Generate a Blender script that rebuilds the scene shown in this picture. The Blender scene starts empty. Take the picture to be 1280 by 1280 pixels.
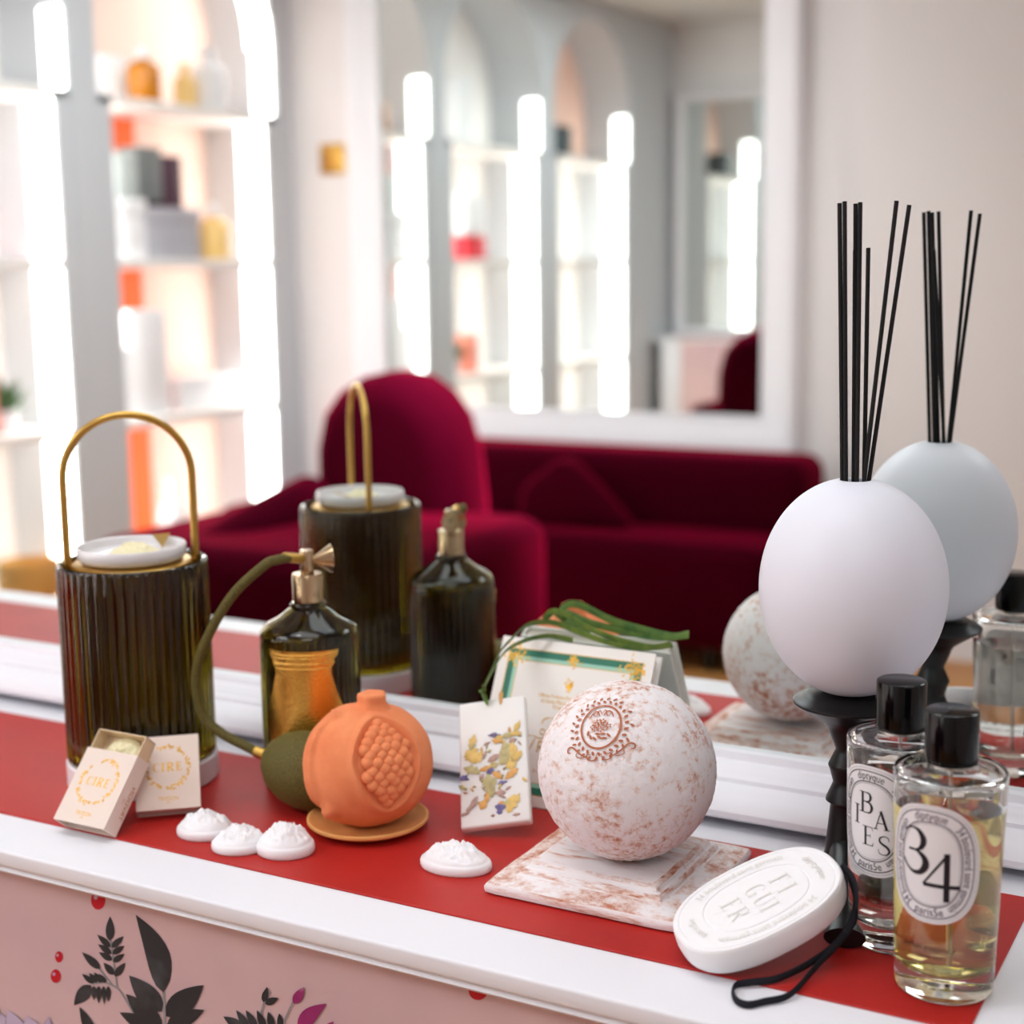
import bpy, bmesh, math, random
from mathutils import Vector, Matrix, noise
random.seed(7)
sc = bpy.context.scene
COL = sc.collection
PI = math.pi
# ------------------------------------------------------------------ camera
F_PX, PITCH, YAW, ROLL = 1871.2, math.radians(9.193), math.radians(28.977), math.radians(-.767)
CAM = Vector((0, -1.0, .3898))
FW = Vector((-math.sin(YAW)*math.cos(PITCH), math.cos(YAW)*math.cos(PITCH), -math.sin(PITCH)))
_r = Vector((math.cos(YAW), math.sin(YAW), 0)); _u = _r.cross(FW)
RT = _r*math.cos(ROLL)+_u*math.sin(ROLL); UP = -_r*math.sin(ROLL)+_u*math.cos(ROLL)
cam = bpy.data.objects.new('camera', bpy.data.cameras.new('camera')); COL.objects.link(cam)
M = Matrix((RT, UP, -FW)).transposed().to_4x4(); M.translation = CAM
cam.matrix_world = M
cam.data.sensor_width = 36; cam.data.lens = 36*F_PX/1280; cam.data.clip_start = .02; cam.data.clip_end = 60
cam.data.dof.use_dof = True; cam.data.dof.focus_distance = .925; cam.data.dof.aperture_fstop = 4.9
sc.camera = cam
# ------------------------------------------------------------------ view, world, lights
sc.view_settings.view_transform = 'Standard'; sc.view_settings.look = 'None'
sc.view_settings.exposure = 0.0; sc.view_settings.gamma = 1.0; sc.view_settings.use_curve_mapping = False
sc.cycles.max_bounces = 16; sc.cycles.glossy_bounces = 8; sc.cycles.transmission_bounces = 14
sc.cycles.sample_clamp_indirect = 6.0
w = bpy.data.worlds.new('world'); sc.world = w; w.use_nodes = True
w.node_tree.nodes['Background'].inputs[0].default_value = (1, .97, .95, 1)
w.node_tree.nodes['Background'].inputs[1].default_value = .3
def area(name, loc, target, size, power, color=(1, .96, .92), size_y=None):
    l = bpy.data.lights.new(name, 'AREA'); l.energy = power; l.color = color
    l.shape = 'RECTANGLE'; l.size = size; l.size_y = size_y or size
    o = bpy.data.objects.new(name, l); COL.objects.link(o); o.location = loc
    o.rotation_euler = (Vector(target)-Vector(loc)).to_track_quat('-Z', 'Y').to_euler(); return o
area('ceiling_softbox', (-.62, -.50, 1.72), (-.62, -.42, 0), 1.3, 8.0, (.91, .97, 1.03), .7)
area('ceiling_fill', (-2.2, -1.9, 1.72), (-2.2, -1.9, 0), 1.4, 39, (.90, .98, 1.05))
area('ceiling_fill', (.35, -1.75, 1.72), (-.35, -.2, .08), .9, 15, (.93, .97, 1.02))  # added soft fill from the room side, brightens labels and upright faces
def down(name, loc, power, rad=.028, target=None):
    l = bpy.data.lights.new(name, 'SPOT'); l.energy = power; l.color = (1, .98, .96); l.shadow_soft_size = rad
    l.spot_size = math.radians(80); l.spot_blend = .6
    o = bpy.data.objects.new(name, l); COL.objects.link(o); o.location = loc
    o.rotation_euler = (Vector(target)-Vector(loc)).to_track_quat('-Z', 'Y').to_euler(); return o
for k, (x, y) in enumerate([(-1.1, -.62), (-.86, -.62), (-.25, -.7), (.15, -.6)]):
    down('aimed_spot', (x, y, 1.71), 3.6, .03, (x*.6-.15, -.17, 0))
down('aimed_spot', (.3, -2.0, 1.68), 60, .06, (-1.9, -2.4, -.2)); sp = down('aimed_spot', (-1.15, -1.85, 1.70), 800, .05, (-1.86, -2.22, .05)); sp.data.spot_size = math.radians(27); sp.data.spot_blend = .9  # two added accent spots that brighten the armchair's velvet back
# ------------------------------------------------------------------ pixel ray helpers (a point at a known plane)
def ray(px, py): return FW+RT*((px-640)/F_PX)-UP*((py-640)/F_PX)
def aty(px, py, y): d = ray(px, py); return CAM+d*((y-CAM.y)/d.y)
def atz(px, py, z=0.): d = ray(px, py); return CAM+d*((z-CAM.z)/d.z)
def atx(px, py, x): d = ray(px, py); return CAM+d*((x-CAM.x)/d.x)
def mir(p): return Vector((p.x, -p.y, p.z))          # what the mirror shows, back to where it stands
# ------------------------------------------------------------------ materials
def lin(c): return tuple((x/12.92 if x <= .04045 else ((x+.055)/1.055)**2.4) for x in (v/255 for v in c))
def mat(name, col, rough=.5, metal=0, trans=0, ior=1.45, sheen=None, sss=0, coat=0, emit=0, bump=None, vary=None, spec=None, raw=False):
    m = bpy.data.materials.new(name); m.use_nodes = True; nt = m.node_tree; b = nt.nodes['Principled BSDF']
    c = col if raw else lin(col)
    I = b.inputs
    I['Base Color'].default_value = (*c, 1); I['Roughness'].default_value = rough; I['Metallic'].default_value = metal
    I['Transmission Weight'].default_value = trans; I['IOR'].default_value = ior
    if spec is not None: I['Specular IOR Level'].default_value = spec
    if sheen: I['Sheen Weight'].default_value = sheen[0]; I['Sheen Tint'].default_value = (*lin(sheen[1]), 1); I['Sheen Roughness'].default_value = sheen[2]
    if sss: I['Subsurface Weight'].default_value = sss; I['Subsurface Radius'].default_value = (.01, .009, .008); I['Subsurface Scale'].default_value = 1
    if coat: I['Coat Weight'].default_value = coat; I['Coat Roughness'].default_value = .05
    if emit: I['Emission Color'].default_value = (*c, 1); I['Emission Strength'].default_value = emit
    tc = None
    def coord():
        nonlocal tc
        if tc is None: tc = nt.nodes.new('ShaderNodeTexCoord')
        return tc.outputs['Object']
    if vary:  # (other colour, scale, low, high, detail[, stretch])
        n = nt.nodes.new('ShaderNodeTexNoise'); n.inputs['Scale'].default_value = vary[1]; n.inputs['Detail'].default_value = vary[4]; n.inputs['Roughness'].default_value = .62
        if len(vary) > 5:
            mp = nt.nodes.new('ShaderNodeMapping'); mp.inputs['Scale'].default_value = vary[5]
            nt.links.new(coord(), mp.inputs['Vector']); nt.links.new(mp.outputs[0], n.inputs['Vector'])
        else: nt.links.new(coord(), n.inputs['Vector'])
        r = nt.nodes.new('ShaderNodeValToRGB'); r.color_ramp.elements[0].position = vary[2]; r.color_ramp.elements[1].position = vary[3]
        r.color_ramp.elements[0].color = (*c, 1); r.color_ramp.elements[1].color = (*lin(vary[0]), 1)
        nt.links.new(n.outputs['Fac'], r.inputs['Fac']); nt.links.new(r.outputs['Color'], I['Base Color'])
    if bump:  # (scale, strength, distance, detail)
        n = nt.nodes.new('ShaderNodeTexNoise'); n.inputs['Scale'].default_value = bump[0]; n.inputs['Detail'].default_value = bump[3]
        nt.links.new(coord(), n.inputs['Vector'])
        bp = nt.nodes.new('ShaderNodeBump'); bp.inputs['Strength'].default_value = bump[1]; bp.inputs['Distance'].default_value = bump[2]
        nt.links.new(n.outputs['Fac'], bp.inputs['Height']); nt.links.new(bp.outputs['Normal'], I['Normal'])
    return m
WHITE_PAINT = mat('white_paint', (236, 235, 240), .45, bump=(60, .08, .002, 4))
WALL = mat('wall_paint', (231, 226, 226), .7)
WALL_COOL = mat('cool_wall_paint', (206, 208, 212), .75)
CEIL = mat('ceiling_paint', (214, 212, 208), .8)
NICHE = mat('niche_paint', (246, 240, 236), .5)
FLOOR = mat('oak_floor', (196, 138, 76), .4, vary=((170, 110, 58), 3, .35, .7, 6, (1, 8, 1)))
MIRROR = mat('mirror_glass', (238, 243, 240), .0, 1)
RED = mat('red_board', (184, 36, 30), .5, spec=.35, vary=((164, 28, 26), 7, .4, .75, 5), bump=(90, .1, .001, 5))
RED_EDGE = mat('red_board_edge', (110, 22, 26), .6)
PANEL = mat('mauve_wallpaper', (216, 184, 182), .75, vary=((198, 166, 172), 5, .35, .75, 3))
LEAF = mat('printed_dark_leaf', (38, 40, 44), .6, vary=((92, 98, 104), 22, .5, .85, 3))
STEM = mat('printed_grey_stem', (140, 140, 142), .6)
BERRY = mat('printed_red_berry', (196, 22, 44), .35)
LILAC = mat('printed_lilac_petal', (196, 178, 204), .6, vary=((160, 128, 176), 25, .45, .8, 3))
MAGENTA = mat('printed_magenta_petal', (150, 36, 104), .6, vary=((222, 190, 208), 25, .5, .8, 2))
VELVET = mat('wine_velvet', (54, 0, 15), .9, sheen=(.6, (255, 30, 90), .35), spec=.02)
GOLD = mat('brushed_gold', (196, 158, 82), .32, 1)
ROSEGOLD = mat('rose_gold_metal', (190, 166, 132), .2, 1)
FOIL = mat('gold_foil', (208, 158, 66), .42, 1, bump=(400, .3, .0005, 2))
GOLD_LABEL = mat('embossed_gold_label', (230, 184, 92), .24, 1, bump=(750, .5, .0005, 0))
OLIVE_GLASS = mat('olive_glass', (.17, .128, .007), .03, 0, 1, 1.47, raw=True)
OLIVE_DARK = mat('dark_olive_glass', (.12, .095, .015), .03, 0, 1, 1.47, raw=True)
OLIVE_LIQUID = mat('olive_liquid', (.4, .32, .06), .0, 0, 1, 1.36, raw=True)
CLOTH_OLIVE = mat('olive_braid', (104, 94, 36), .7, vary=((66, 58, 18), 1500, .4, .65, 0), bump=(1500, .5, .0006, 0), sheen=(.3, (170, 160, 90), .4))
CERAMIC = mat('white_glazed_ceramic', (240, 238, 240), .12, coat=.3)
CERAMIC_MATT = mat('white_bisque', (244, 242, 243), .42)
PLINTH = mat('white_stone_base', (232, 224, 226), .5)
EGG = mat('satin_white_glass', (229, 230, 240), .42, sss=.15)
BLACK = mat('black_lacquer', (14, 13, 15), .38, bump=(80, .05, .001, 3))
BLACK_CAP = mat('black_bakelite', (6, 6, 8), .12, spec=.35)
REED = mat('black_reed', (16, 14, 16), .8)
CORD = mat('black_cord', (18, 18, 26), .85, bump=(900, .5, .0006, 1))
GLASS = mat('clear_glass', (.985, .99, .98), .0, 0, 1, 1.47, raw=True)
LIQ_YELLOW = mat('yellow_perfume', (.97, .85, .36), .0, 0, 1, 1.36, raw=True)
LIQ_CLEAR = mat('clear_perfume', (.97, .95, .90), .0, 0, 1, 1.36, raw=True)
PLASTIC_TUBE = mat('dip_tube_plastic', (.95, .95, .93), .1, 0, .85, 1.4, raw=True)
STEEL = mat('bright_collar', (210, 208, 204), .22, 1)
LABEL_WHITE = mat('label_paper', (252, 249, 252), .5)
_nt = LABEL_WHITE.node_tree; _tr = _nt.nodes.new('ShaderNodeBsdfTranslucent'); _tr.inputs[0].default_value = (.85, .82, .78, 1); _mx = _nt.nodes.new('ShaderNodeMixShader'); _mx.inputs[0].default_value = .2
_nt.links.new(_nt.nodes['Principled BSDF'].outputs[0], _mx.inputs[1]); _nt.links.new(_tr.outputs[0], _mx.inputs[2]); _nt.links.new(_mx.outputs[0], _nt.nodes['Material Output'].inputs[0])
INK = mat('black_ink', (14, 16, 18), .5)
INK_PLUM = mat('plum_ink', (62, 34, 70), .5)
INK_BLACK34 = mat('plum_black_ink', (22, 14, 26), .5)
TERRA = mat('terracotta', (240, 146, 96), .8, vary=((224, 120, 72), 30, .4, .8, 5), bump=(160, .15, .0008, 5))
SAUCER = mat('ochre_terracotta', (236, 176, 106), .65, vary=((222, 156, 84), 60, .4, .8, 3, (1, 1, 6)))
CARTON = mat('blush_carton', (234, 216, 204), .55, bump=(500, .06, .0004, 2))
CARTON_IN = mat('carton_inside', (226, 200, 164), .6)
LETTER_SHADE = mat('cream_letter_shade', (226, 222, 216), .6)  # cream letters, darkened to stand for relief shade on flat glyphs
WAX = mat('white_wax', (246, 243, 245), .32, sss=.5)
WAX_CREAM = mat('cream_wax', (240, 228, 186), .3, sss=.5)
WAX_TAB = mat('tablet_wax', (236, 232, 228), .38, sss=.45)
PETAL_Y = mat('yellow_petal', (228, 192, 112), .6, vary=((196, 164, 92), 120, .4, .8, 3))
PETAL_K = mat('khaki_petal', (196, 182, 130), .6, vary=((150, 136, 92), 150, .4, .8, 3))
PETAL_V = mat('violet_petal', (118, 108, 158), .6, vary=((72, 70, 104), 150, .4, .8, 2))
PETAL_B = mat('brown_petal', (196, 160, 146), .6, vary=((160, 126, 122), 150, .4, .8, 2))
PETAL_O = mat('orange_petal', (220, 164, 92), .6)
RIBBON = mat('green_ribbon', (112, 140, 58), .45, vary=((70, 112, 50), 90, .4, .7, 2))
IVORY = mat('ivory_board', (238, 233, 226), .5)
IVORY_PAGE = mat('ivory_tray', (222, 212, 200), .6)
GREEN_D = mat('dark_green_print', (38, 116, 92), .5)
GREEN_L = mat('mint_print', (150, 204, 184), .5)
ORANGE = mat('orange_panel', (255, 108, 40), .6)
NICHE_BOUNCE = mat('bounce_tinted_niche', (252, 222, 208), .6)  # niche paint with the orange panel's bounced light mixed into the colour
PEACH = mat('peach_panel', (250, 208, 190), .6)
LED = mat('light_strip', (254, 250, 248), .5, emit=12)
# patinated plaster over terracotta
def patina(name, lo, hi, scale, stretch=None, seed=0.):
    m = bpy.data.materials.new(name); m.use_nodes = True; nt = m.node_tree; N = nt.nodes; L = nt.links; b = N['Principled BSDF']
    b.inputs['Roughness'].default_value = .85
    tc = N.new('ShaderNodeTexCoord'); mp = N.new('ShaderNodeMapping'); L.new(tc.outputs['Object'], mp.inputs['Vector'])
    mp.inputs['Location'].default_value = (seed, seed*.7, seed*.3)
    if stretch: mp.inputs['Scale'].default_value = stretch
    n1 = N.new('ShaderNodeTexNoise'); n1.inputs['Scale'].default_value = scale; n1.inputs['Detail'].default_value = 7; n1.inputs['Roughness'].default_value = .7
    n2 = N.new('ShaderNodeTexNoise'); n2.inputs['Scale'].default_value = scale*.16; n2.inputs['Detail'].default_value = 3
    L.new(mp.outputs[0], n1.inputs['Vector']); L.new(mp.outputs[0], n2.inputs['Vector'])
    a = N.new('ShaderNodeMath'); a.operation = 'MULTIPLY_ADD'; a.inputs[1].default_value = .6; L.new(n2.outputs['Fac'], a.inputs[0]); L.new(n1.outputs['Fac'], a.inputs[2])
    r = N.new('ShaderNodeValToRGB'); e = r.color_ramp.elements
    e[0].position = lo; e[0].color = (*lin((240, 234, 235)), 1); e[1].position = hi; e[1].color = (*lin((186, 112, 76)), 1)
    x = r.color_ramp.elements.new((lo*.6+hi*.4)); x.color = (*lin((228, 206, 198)), 1)
    s = N.new('ShaderNodeMath'); s.operation = 'MULTIPLY'; s.inputs[1].default_value = .645; L.new(a.outputs[0], s.inputs[0])
    L.new(s.outputs[0], r.inputs['Fac']); L.new(r.outputs['Color'], b.inputs['Base Color'])
    bp = N.new('ShaderNodeBump'); bp.inputs['Strength'].default_value = .55; bp.inputs['Distance'].default_value = -.0012
    L.new(n1.outputs['Fac'], bp.inputs['Height']); L.new(bp.outputs['Normal'], b.inputs['Normal'])
    return m
PATINA = patina('chalked_terracotta', .515, .66, 190)
PATINA_BASE = patina('chalked_terracotta_base', .52, .65, 90, (.35, 1.6, 2), 3)
PATINA_EDGE = patina('worn_terracotta_edge', .43, .60, 150, (.5, .5, 2), 5)
TERRA_INK = mat('terracotta_relief', (178, 104, 72), .8)
# ------------------------------------------------------------------ mesh helpers
class MB:
    def __init__(s): s.v = []; s.f = []; s.m = []
    def add(s, vs, fs, mi=0):
        o = len(s.v); s.v += [tuple(p) for p in vs]; s.f += [tuple(i+o for i in f) for f in fs]; s.m += [mi]*len(fs); return s
    def box(s, x0, x1, y0, y1, z0, z1, mi=0):
        return s.add([(x0,y0,z0),(x1,y0,z0),(x1,y1,z0),(x0,y1,z0),(x0,y0,z1),(x1,y0,z1),(x1,y1,z1),(x0,y1,z1)],
              [(0,3,2,1),(4,5,6,7),(0,1,5,4),(1,2,6,5),(2,3,7,6),(3,0,4,7)], mi)
    def rbox(s, x0, x1, y0, y1, z0, z1, r=.002, seg=3, mi=0):
        bm = bmesh.new(); bmesh.ops.create_cube(bm, size=1)
        for v in bm.verts: v.co = Vector(((x0+x1)/2+v.co.x*(x1-x0), (y0+y1)/2+v.co.y*(y1-y0), (z0+z1)/2+v.co.z*(z1-z0)))
        bmesh.ops.bevel(bm, geom=bm.edges[:], offset=r, segments=seg, profile=.5, affect='EDGES')
        return s.frombm(bm, mi)
    def frombm(s, bm, mi=0):
        bm.verts.index_update(); s.add([v.co[:] for v in bm.verts], [[v.index for v in f.verts] for f in bm.faces], mi); bm.free(); return s
    def lathe(s, prof, n=64, mi=0, c=(0, 0, 0), ribs=None):
        vs = []; rows = []
        for (r, z) in prof:
            if r <= 1e-7: rows.append([len(vs)]); vs.append((c[0], c[1], c[2]+z))
            else:
                row = []
                for k in range(n):
                    a = 2*PI*k/n; rr = r+(ribs(a, r, z) if ribs else 0)
                    row.append(len(vs)); vs.append((c[0]+rr*math.cos(a), c[1]+rr*math.sin(a), c[2]+z))
                rows.append(row)
        fs = []
        for A, B in zip(rows, rows[1:]):
            if len(A) == 1 and len(B) == 1: continue
            for k in range(n):
                k2 = (k+1) % n
                if len(A) == 1: fs.append((A[0], B[k2], B[k]))
                elif len(B) == 1: fs.append((A[k], A[k2], B[0]))
                else: fs.append((A[k], A[k2], B[k2], B[k]))
        return s.add(vs, fs, mi)
    def tube(s, path, r, n=14, mi=0, r2=None, side=None, closed=False):
        P = [Vector(p) for p in path]; N = len(P); vs = []; fs = []
        up = Vector(side) if side else None
        prev = None
        for i in range(N):
            t = (P[(i+1) % N]-P[i-1]) if closed else (P[min(i+1, N-1)]-P[max(i-1, 0)])
            t.normalize()
            if up is not None: a = up-t*up.dot(t)
            elif prev is None:
                a = Vector((0, 0, 1)) if abs(t.z) < .9 else Vector((1, 0, 0)); a = a-t*a.dot(t)
            else: a = prev-t*prev.dot(t)
            a.normalize(); prev = a; b = t.cross(a)
            ri = r[i] if isinstance(r, (list, tuple)) else r; rj = (r2[i] if isinstance(r2, (list, tuple)) else r2) if r2 is not None else ri
            for k in range(n):
                q = 2*PI*k/n; vs.append(P[i]+a*(ri*math.cos(q))+b*(rj*math.sin(q)))
        for i in range(N if closed else N-1):
            j = (i+1) % N
            for k in range(n):
                k2 = (k+1) % n; fs.append((i*n+k, i*n+k2, j*n+k2, j*n+k))
        if not closed: fs.append(tuple(range(n-1, -1, -1))); fs.append(tuple((N-1)*n+k for k in range(n)))
        return s.add(vs, fs, mi)
    def prism(s, poly, y0, y1, mi=0, bev=0, seg=3, axis='y'):
        bm = bmesh.new(); vs = [bm.verts.new((p[0], y0, p[1]) if axis == 'y' else (p[0], p[1], y0)) for p in poly]
        f = bm.faces.new(vs); r = bmesh.ops.extrude_face_region(bm, geom=[f])
        d = Vector((0, y1-y0, 0)) if axis == 'y' else Vector((0, 0, y1-y0))
        for g in r['geom']:
            if isinstance(g, bmesh.types.BMVert): g.co += d
        bmesh.ops.recalc_face_normals(bm, faces=bm.faces[:])
        if bev:
            bm.edges.ensure_lookup_table()
            es = [e for e in bm.edges if e.calc_face_angle(0) > .5]
            bmesh.ops.bevel(bm, geom=es, offset=bev, segments=seg, profile=.5, affect='EDGES')
        return s.frombm(bm, mi)
    def xf(s, M):
        s.v = [tuple(M @ Vector(p)) for p in s.v]; return s
    def build(s, name, mats, parent=None, smooth=40, fix=True):
        me = bpy.data.meshes.new(name); me.from_pydata(s.v, [], s.f)
        ms = mats if isinstance(mats, (list, tuple)) else [mats]
        for m in ms: me.materials.append(m)
        me.polygons.foreach_set('material_index', s.m)
        if fix:
            bm = bmesh.new(); bm.from_mesh(me); bmesh.ops.remove_doubles(bm, verts=bm.verts[:], dist=1e-6)
            bmesh.ops.recalc_face_normals(bm, faces=bm.faces[:]); bm.to_mesh(me); bm.free()
        if smooth:
            me.polygons.foreach_set('use_smooth', [True]*len(me.polygons)); me.set_sharp_from_angle(angle=math.radians(smooth))
        me.update()
        o = bpy.data.objects.new(name, me); COL.objects.link(o)
        if parent is not None: o.parent = parent
        return o
def tag(o, label, cat, group=None):
    o['label'] = label; o['category'] = cat
    if group: o['group'] = group
    return o
def thing(name, label, cat, loc=(0, 0, 0), basis=None, group=None):
    o = bpy.data.objects.new(name, None); COL.objects.link(o); o.empty_display_size = .02
    M = Matrix((basis[0], basis[1], basis[2])).transposed().to_4x4() if basis else Matrix.Identity(4)
    M.translation = Vector(loc); o.matrix_world = M
    return tag(o, label, cat, group)
def struct(o): o['kind'] = 'structure'; return o
def frame(X, Y, Z): # tidy an almost orthonormal basis (X right, Y up, Z out)
    Z = Vector(Z).normalized(); X = Vector(X); X = (X-Z*X.dot(Z)).normalized(); return X, Z.cross(X), Z
def catmull(P, n=8, closed=False):
    P = [Vector(p) for p in P]; N = len(P); out = []
    for i in range(N if closed else N-1):
        g = (lambda k: P[k % N]) if closed else (lambda k: P[min(max(k, 0), N-1)])
        a, b, c, d = g(i-1), g(i), g(i+1), g(i+2)
        for k in range(n):
            t = k/n; out.append(.5*((2*b)+(c-a)*t+(2*a-5*b+4*c-d)*t*t+(3*b-a-3*c+d)*t**3))
    if not closed: out.append(P[-1])
    return out
# flat lettering: glyph meshes from Blender's own built-in font, or strokes drawn here
def text2d(s, size, center=True):
    cu = bpy.data.curves.new('t', 'FONT'); cu.body = s; cu.size = size; cu.resolution_u = 3
    o = bpy.data.objects.new('t', cu); me = bpy.data.meshes.new_from_object(o)
    vs = [(v.co.x, v.co.y) for v in me.vertices]; fs = [tuple(p.vertices) for p in me.polygons]
    bpy.data.objects.remove(o); bpy.data.meshes.remove(me); bpy.data.curves.remove(cu)
    x0 = min(v[0] for v in vs); x1 = max(v[0] for v in vs); c = (x0+x1)/2 if center else x0
    return [(v[0]-c, v[1]) for v in vs], fs, x1-x0
def stroke(pts, ws, n=6, smooth=True):
    if smooth and len(pts) > 2:
        P = catmull([(*p, 0) for p in pts], n); W = [q.x for q in catmull([(w_, 0, 0) for w_ in ws], n)]
    else: P = [Vector((*pts[0], 0)).lerp(Vector((*pts[-1], 0)), k/8) for k in range(9)]; W = [ws[0]+(ws[-1]-ws[0])*k/8 for k in range(9)]
    vs = []; fs = []
    for i, p in enumerate(P):
        t = (P[min(i+1, len(P)-1)]-P[max(i-1, 0)]).normalized(); q = Vector((-t.y, t.x, 0))*(max(W[i], .001)/2)
        vs += [(p+q)[:2], (p-q)[:2]]
    for i in range(len(P)-1): fs.append((2*i, 2*i+1, 2*i+3, 2*i+2))
    return vs, fs
T_, K_ = .145, .045
GLYPH = {  # unit-height roman capitals as strokes: (points, widths, curved)
 'I': [([(.2, 0), (.2, 1)], [T_, T_], 0), ([(.02, .014), (.38, .014)], [K_]*2, 0), ([(.02, .986), (.38, .986)], [K_]*2, 0)],
 'B': [([(.18, 0), (.18, 1)], [T_, T_], 0), ([(0, .014), (.4, .014)], [K_]*2, 0), ([(0, .986), (.38, .986)], [K_]*2, 0),
       ([(.36, .986), (.56, .95), (.63, .77), (.54, .58), (.25, .54)], [K_, .1, T_, .09, K_], 1),
       ([(.25, .54), (.58, .5), (.7, .28), (.6, .05), (.36, .014)], [K_, .1, T_*1.1, .1, K_], 1)],
 'A': [([(.12, 0), (.41, 1)], [K_*1.3]*2, 0), ([(.39, .98), (.72, 0)], [T_]*2, 0), ([(.22, .33), (.6, .33)], [K_]*2, 0),
       ([(0, .014), (.26, .014)], [K_]*2, 0), ([(.56, .014), (.88, .014)], [K_]*2, 0)],
 'E': [([(.18, 0), (.18, 1)], [T_, T_], 0), ([(0, .014), (.62, .014)], [K_]*2, 0), ([(0, .986), (.58, .986)], [K_]*2, 0), ([(.2, .52), (.46, .52)], [K_]*2, 0),
       ([(.6, .0), (.65, .22)], [.06, .015], 0), ([(.565, 1), (.6, .8)], [.06, .015], 0), ([(.46, .62), (.46, .42)], [.03, .03], 0)],
 'S': [([(.56, .74), (.52, .93), (.33, .99), (.12, .9), (.09, .72), (.22, .58), (.46, .44), (.58, .26), (.5, .07), (.3, .005), (.08, .07), (.03, .27)],
        [.03, .04, .05, .08, .11, .13, .14, .12, .08, .05, .04, .03], 1)],
 'C': [([(.66, .75), (.58, .93), (.4, .99), (.16, .88), (.07, .5), (.16, .12), (.4, .01), (.6, .08), (.68, .25)], [.05, .04, .04, .1, T_, .1, .04, .04, .02], 1)],
 'R': [([(.18, 0), (.18, 1)], [T_, T_], 0), ([(0, .014), (.38, .014)], [K_]*2, 0), ([(0, .986), (.36, .986)], [K_]*2, 0),
       ([(.34, .986), (.56, .95), (.63, .75), (.54, .53), (.25, .48)], [K_, .1, T_, .09, K_], 1), ([(.36, .5), (.74, 0)], [T_*.9]*2, 0), ([(.62, .014), (.84, .014)], [K_]*2, 0)],
 'F': [([(.18, 0), (.18, 1)], [T_, T_], 0), ([(0, .014), (.38, .014)], [K_]*2, 0), ([(0, .986), (.6, .986)], [K_]*2, 0), ([(.2, .5), (.46, .5)], [K_]*2, 0), ([(.58, 1), (.62, .78)], [.06, .015], 0)],
 'G': [([(.66, .75), (.58, .93), (.4, .99), (.16, .88), (.07, .5), (.16, .12), (.4, .01), (.62, .1)], [.05, .04, .04, .1, T_, .1, .04, .05], 1), ([(.62, 0), (.62, .42)], [.11, .11], 0), ([(.48, .42), (.76, .42)], [K_]*2, 0)],
 'U': [([(.16, 1), (.16, .3), (.24, .07), (.42, .01), (.6, .08), (.66, .3), (.66, 1)], [T_, T_, .09, .05, .04, .04, .04], 1), ([(0, .986), (.34, .986)], [K_]*2, 0), ([(.53, .986), (.8, .986)], [K_]*2, 0)],
}
def glyph(ch, h, bold=1.):
    vs = []; fs = []
    for pts, ws, cur in GLYPH[ch]:
        a, b = stroke(pts, [w_*bold for w_ in ws], 6, bool(cur)); o = len(vs); vs += a; fs += [tuple(i+o for i in f) for f in b]
    x0 = min(v[0] for v in vs); x1 = max(v[0] for v in vs)
    return [((v[0]-(x0+x1)/2)*h, (v[1]-.5)*h) for v in vs], fs, (x1-x0)*h
def roman(mb, s, h, fn, mi=0, x=0, y=0, gap=.16, bold=1.):
    gs = [glyph(c, h, bold) for c in s]; W = sum(g[2] for g in gs)+gap*h*(len(gs)-1); x -= W/2
    for g in gs:
        mb.add([fn(x+g[2]/2+v[0], y+v[1]) for v in g[0]], g[1], mi); x += g[2]+gap*h
def small(mb, s, size, fn, mi=0, x=0, y=0, width=None):
    vs, fs, W = text2d(s, size); k = (width/W) if width else 1
    mb.add([fn(x+v[0]*k, y+v[1]) for v in vs], fs, mi)
def superell(a, b, e, n):
    out = []
    for k in range(n):
        t = PI/2-2*PI*k/n; c, s_ = math.cos(t), math.sin(t)
        out.append((a*math.copysign(abs(c)**(2/e), c), b*math.copysign(abs(s_)**(2/e), s_)))
    return out                                                     # starts at the top, runs clockwise
def band(mb, A, B, fn, mi):
    n = len(A); mb.add([fn(*p) for p in A]+[fn(*p) for p in B], [(k, (k+1) % n, n+(k+1) % n, n+k) for k in range(n)], mi)
def ringtext(mb, s, size, path, s0, fn, mi, flip=False, length=None):
    P = path; n = len(P); L = [0]
    for k in range(n): L.append(L[-1]+math.dist(P[k], P[(k+1) % n]))
    tot = L[-1]; vs, fs, W = text2d(s, size); k_ = (length/W) if length else 1
    def on(d):
        d %= tot
        for k in range(n):
            if L[k+1] >= d: break
        t = (d-L[k])/(L[k+1]-L[k]); a, b = P[k], P[(k+1) % n]; T = Vector((b[0]-a[0], b[1]-a[1])).normalized()
        return Vector((a[0]+(b[0]-a[0])*t, a[1]+(b[1]-a[1])*t)), Vector((-T.y, T.x))
    out = []
    for (x, y) in vs:
        if flip: p, nn = on(s0*tot-x*k_); q = p-nn*(y-size*.3)
        else: p, nn = on(s0*tot+x*k_); q = p+nn*(y-size*.3)
        out.append(fn(q.x, q.y))
    mb.add(out, fs, mi)
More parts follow.
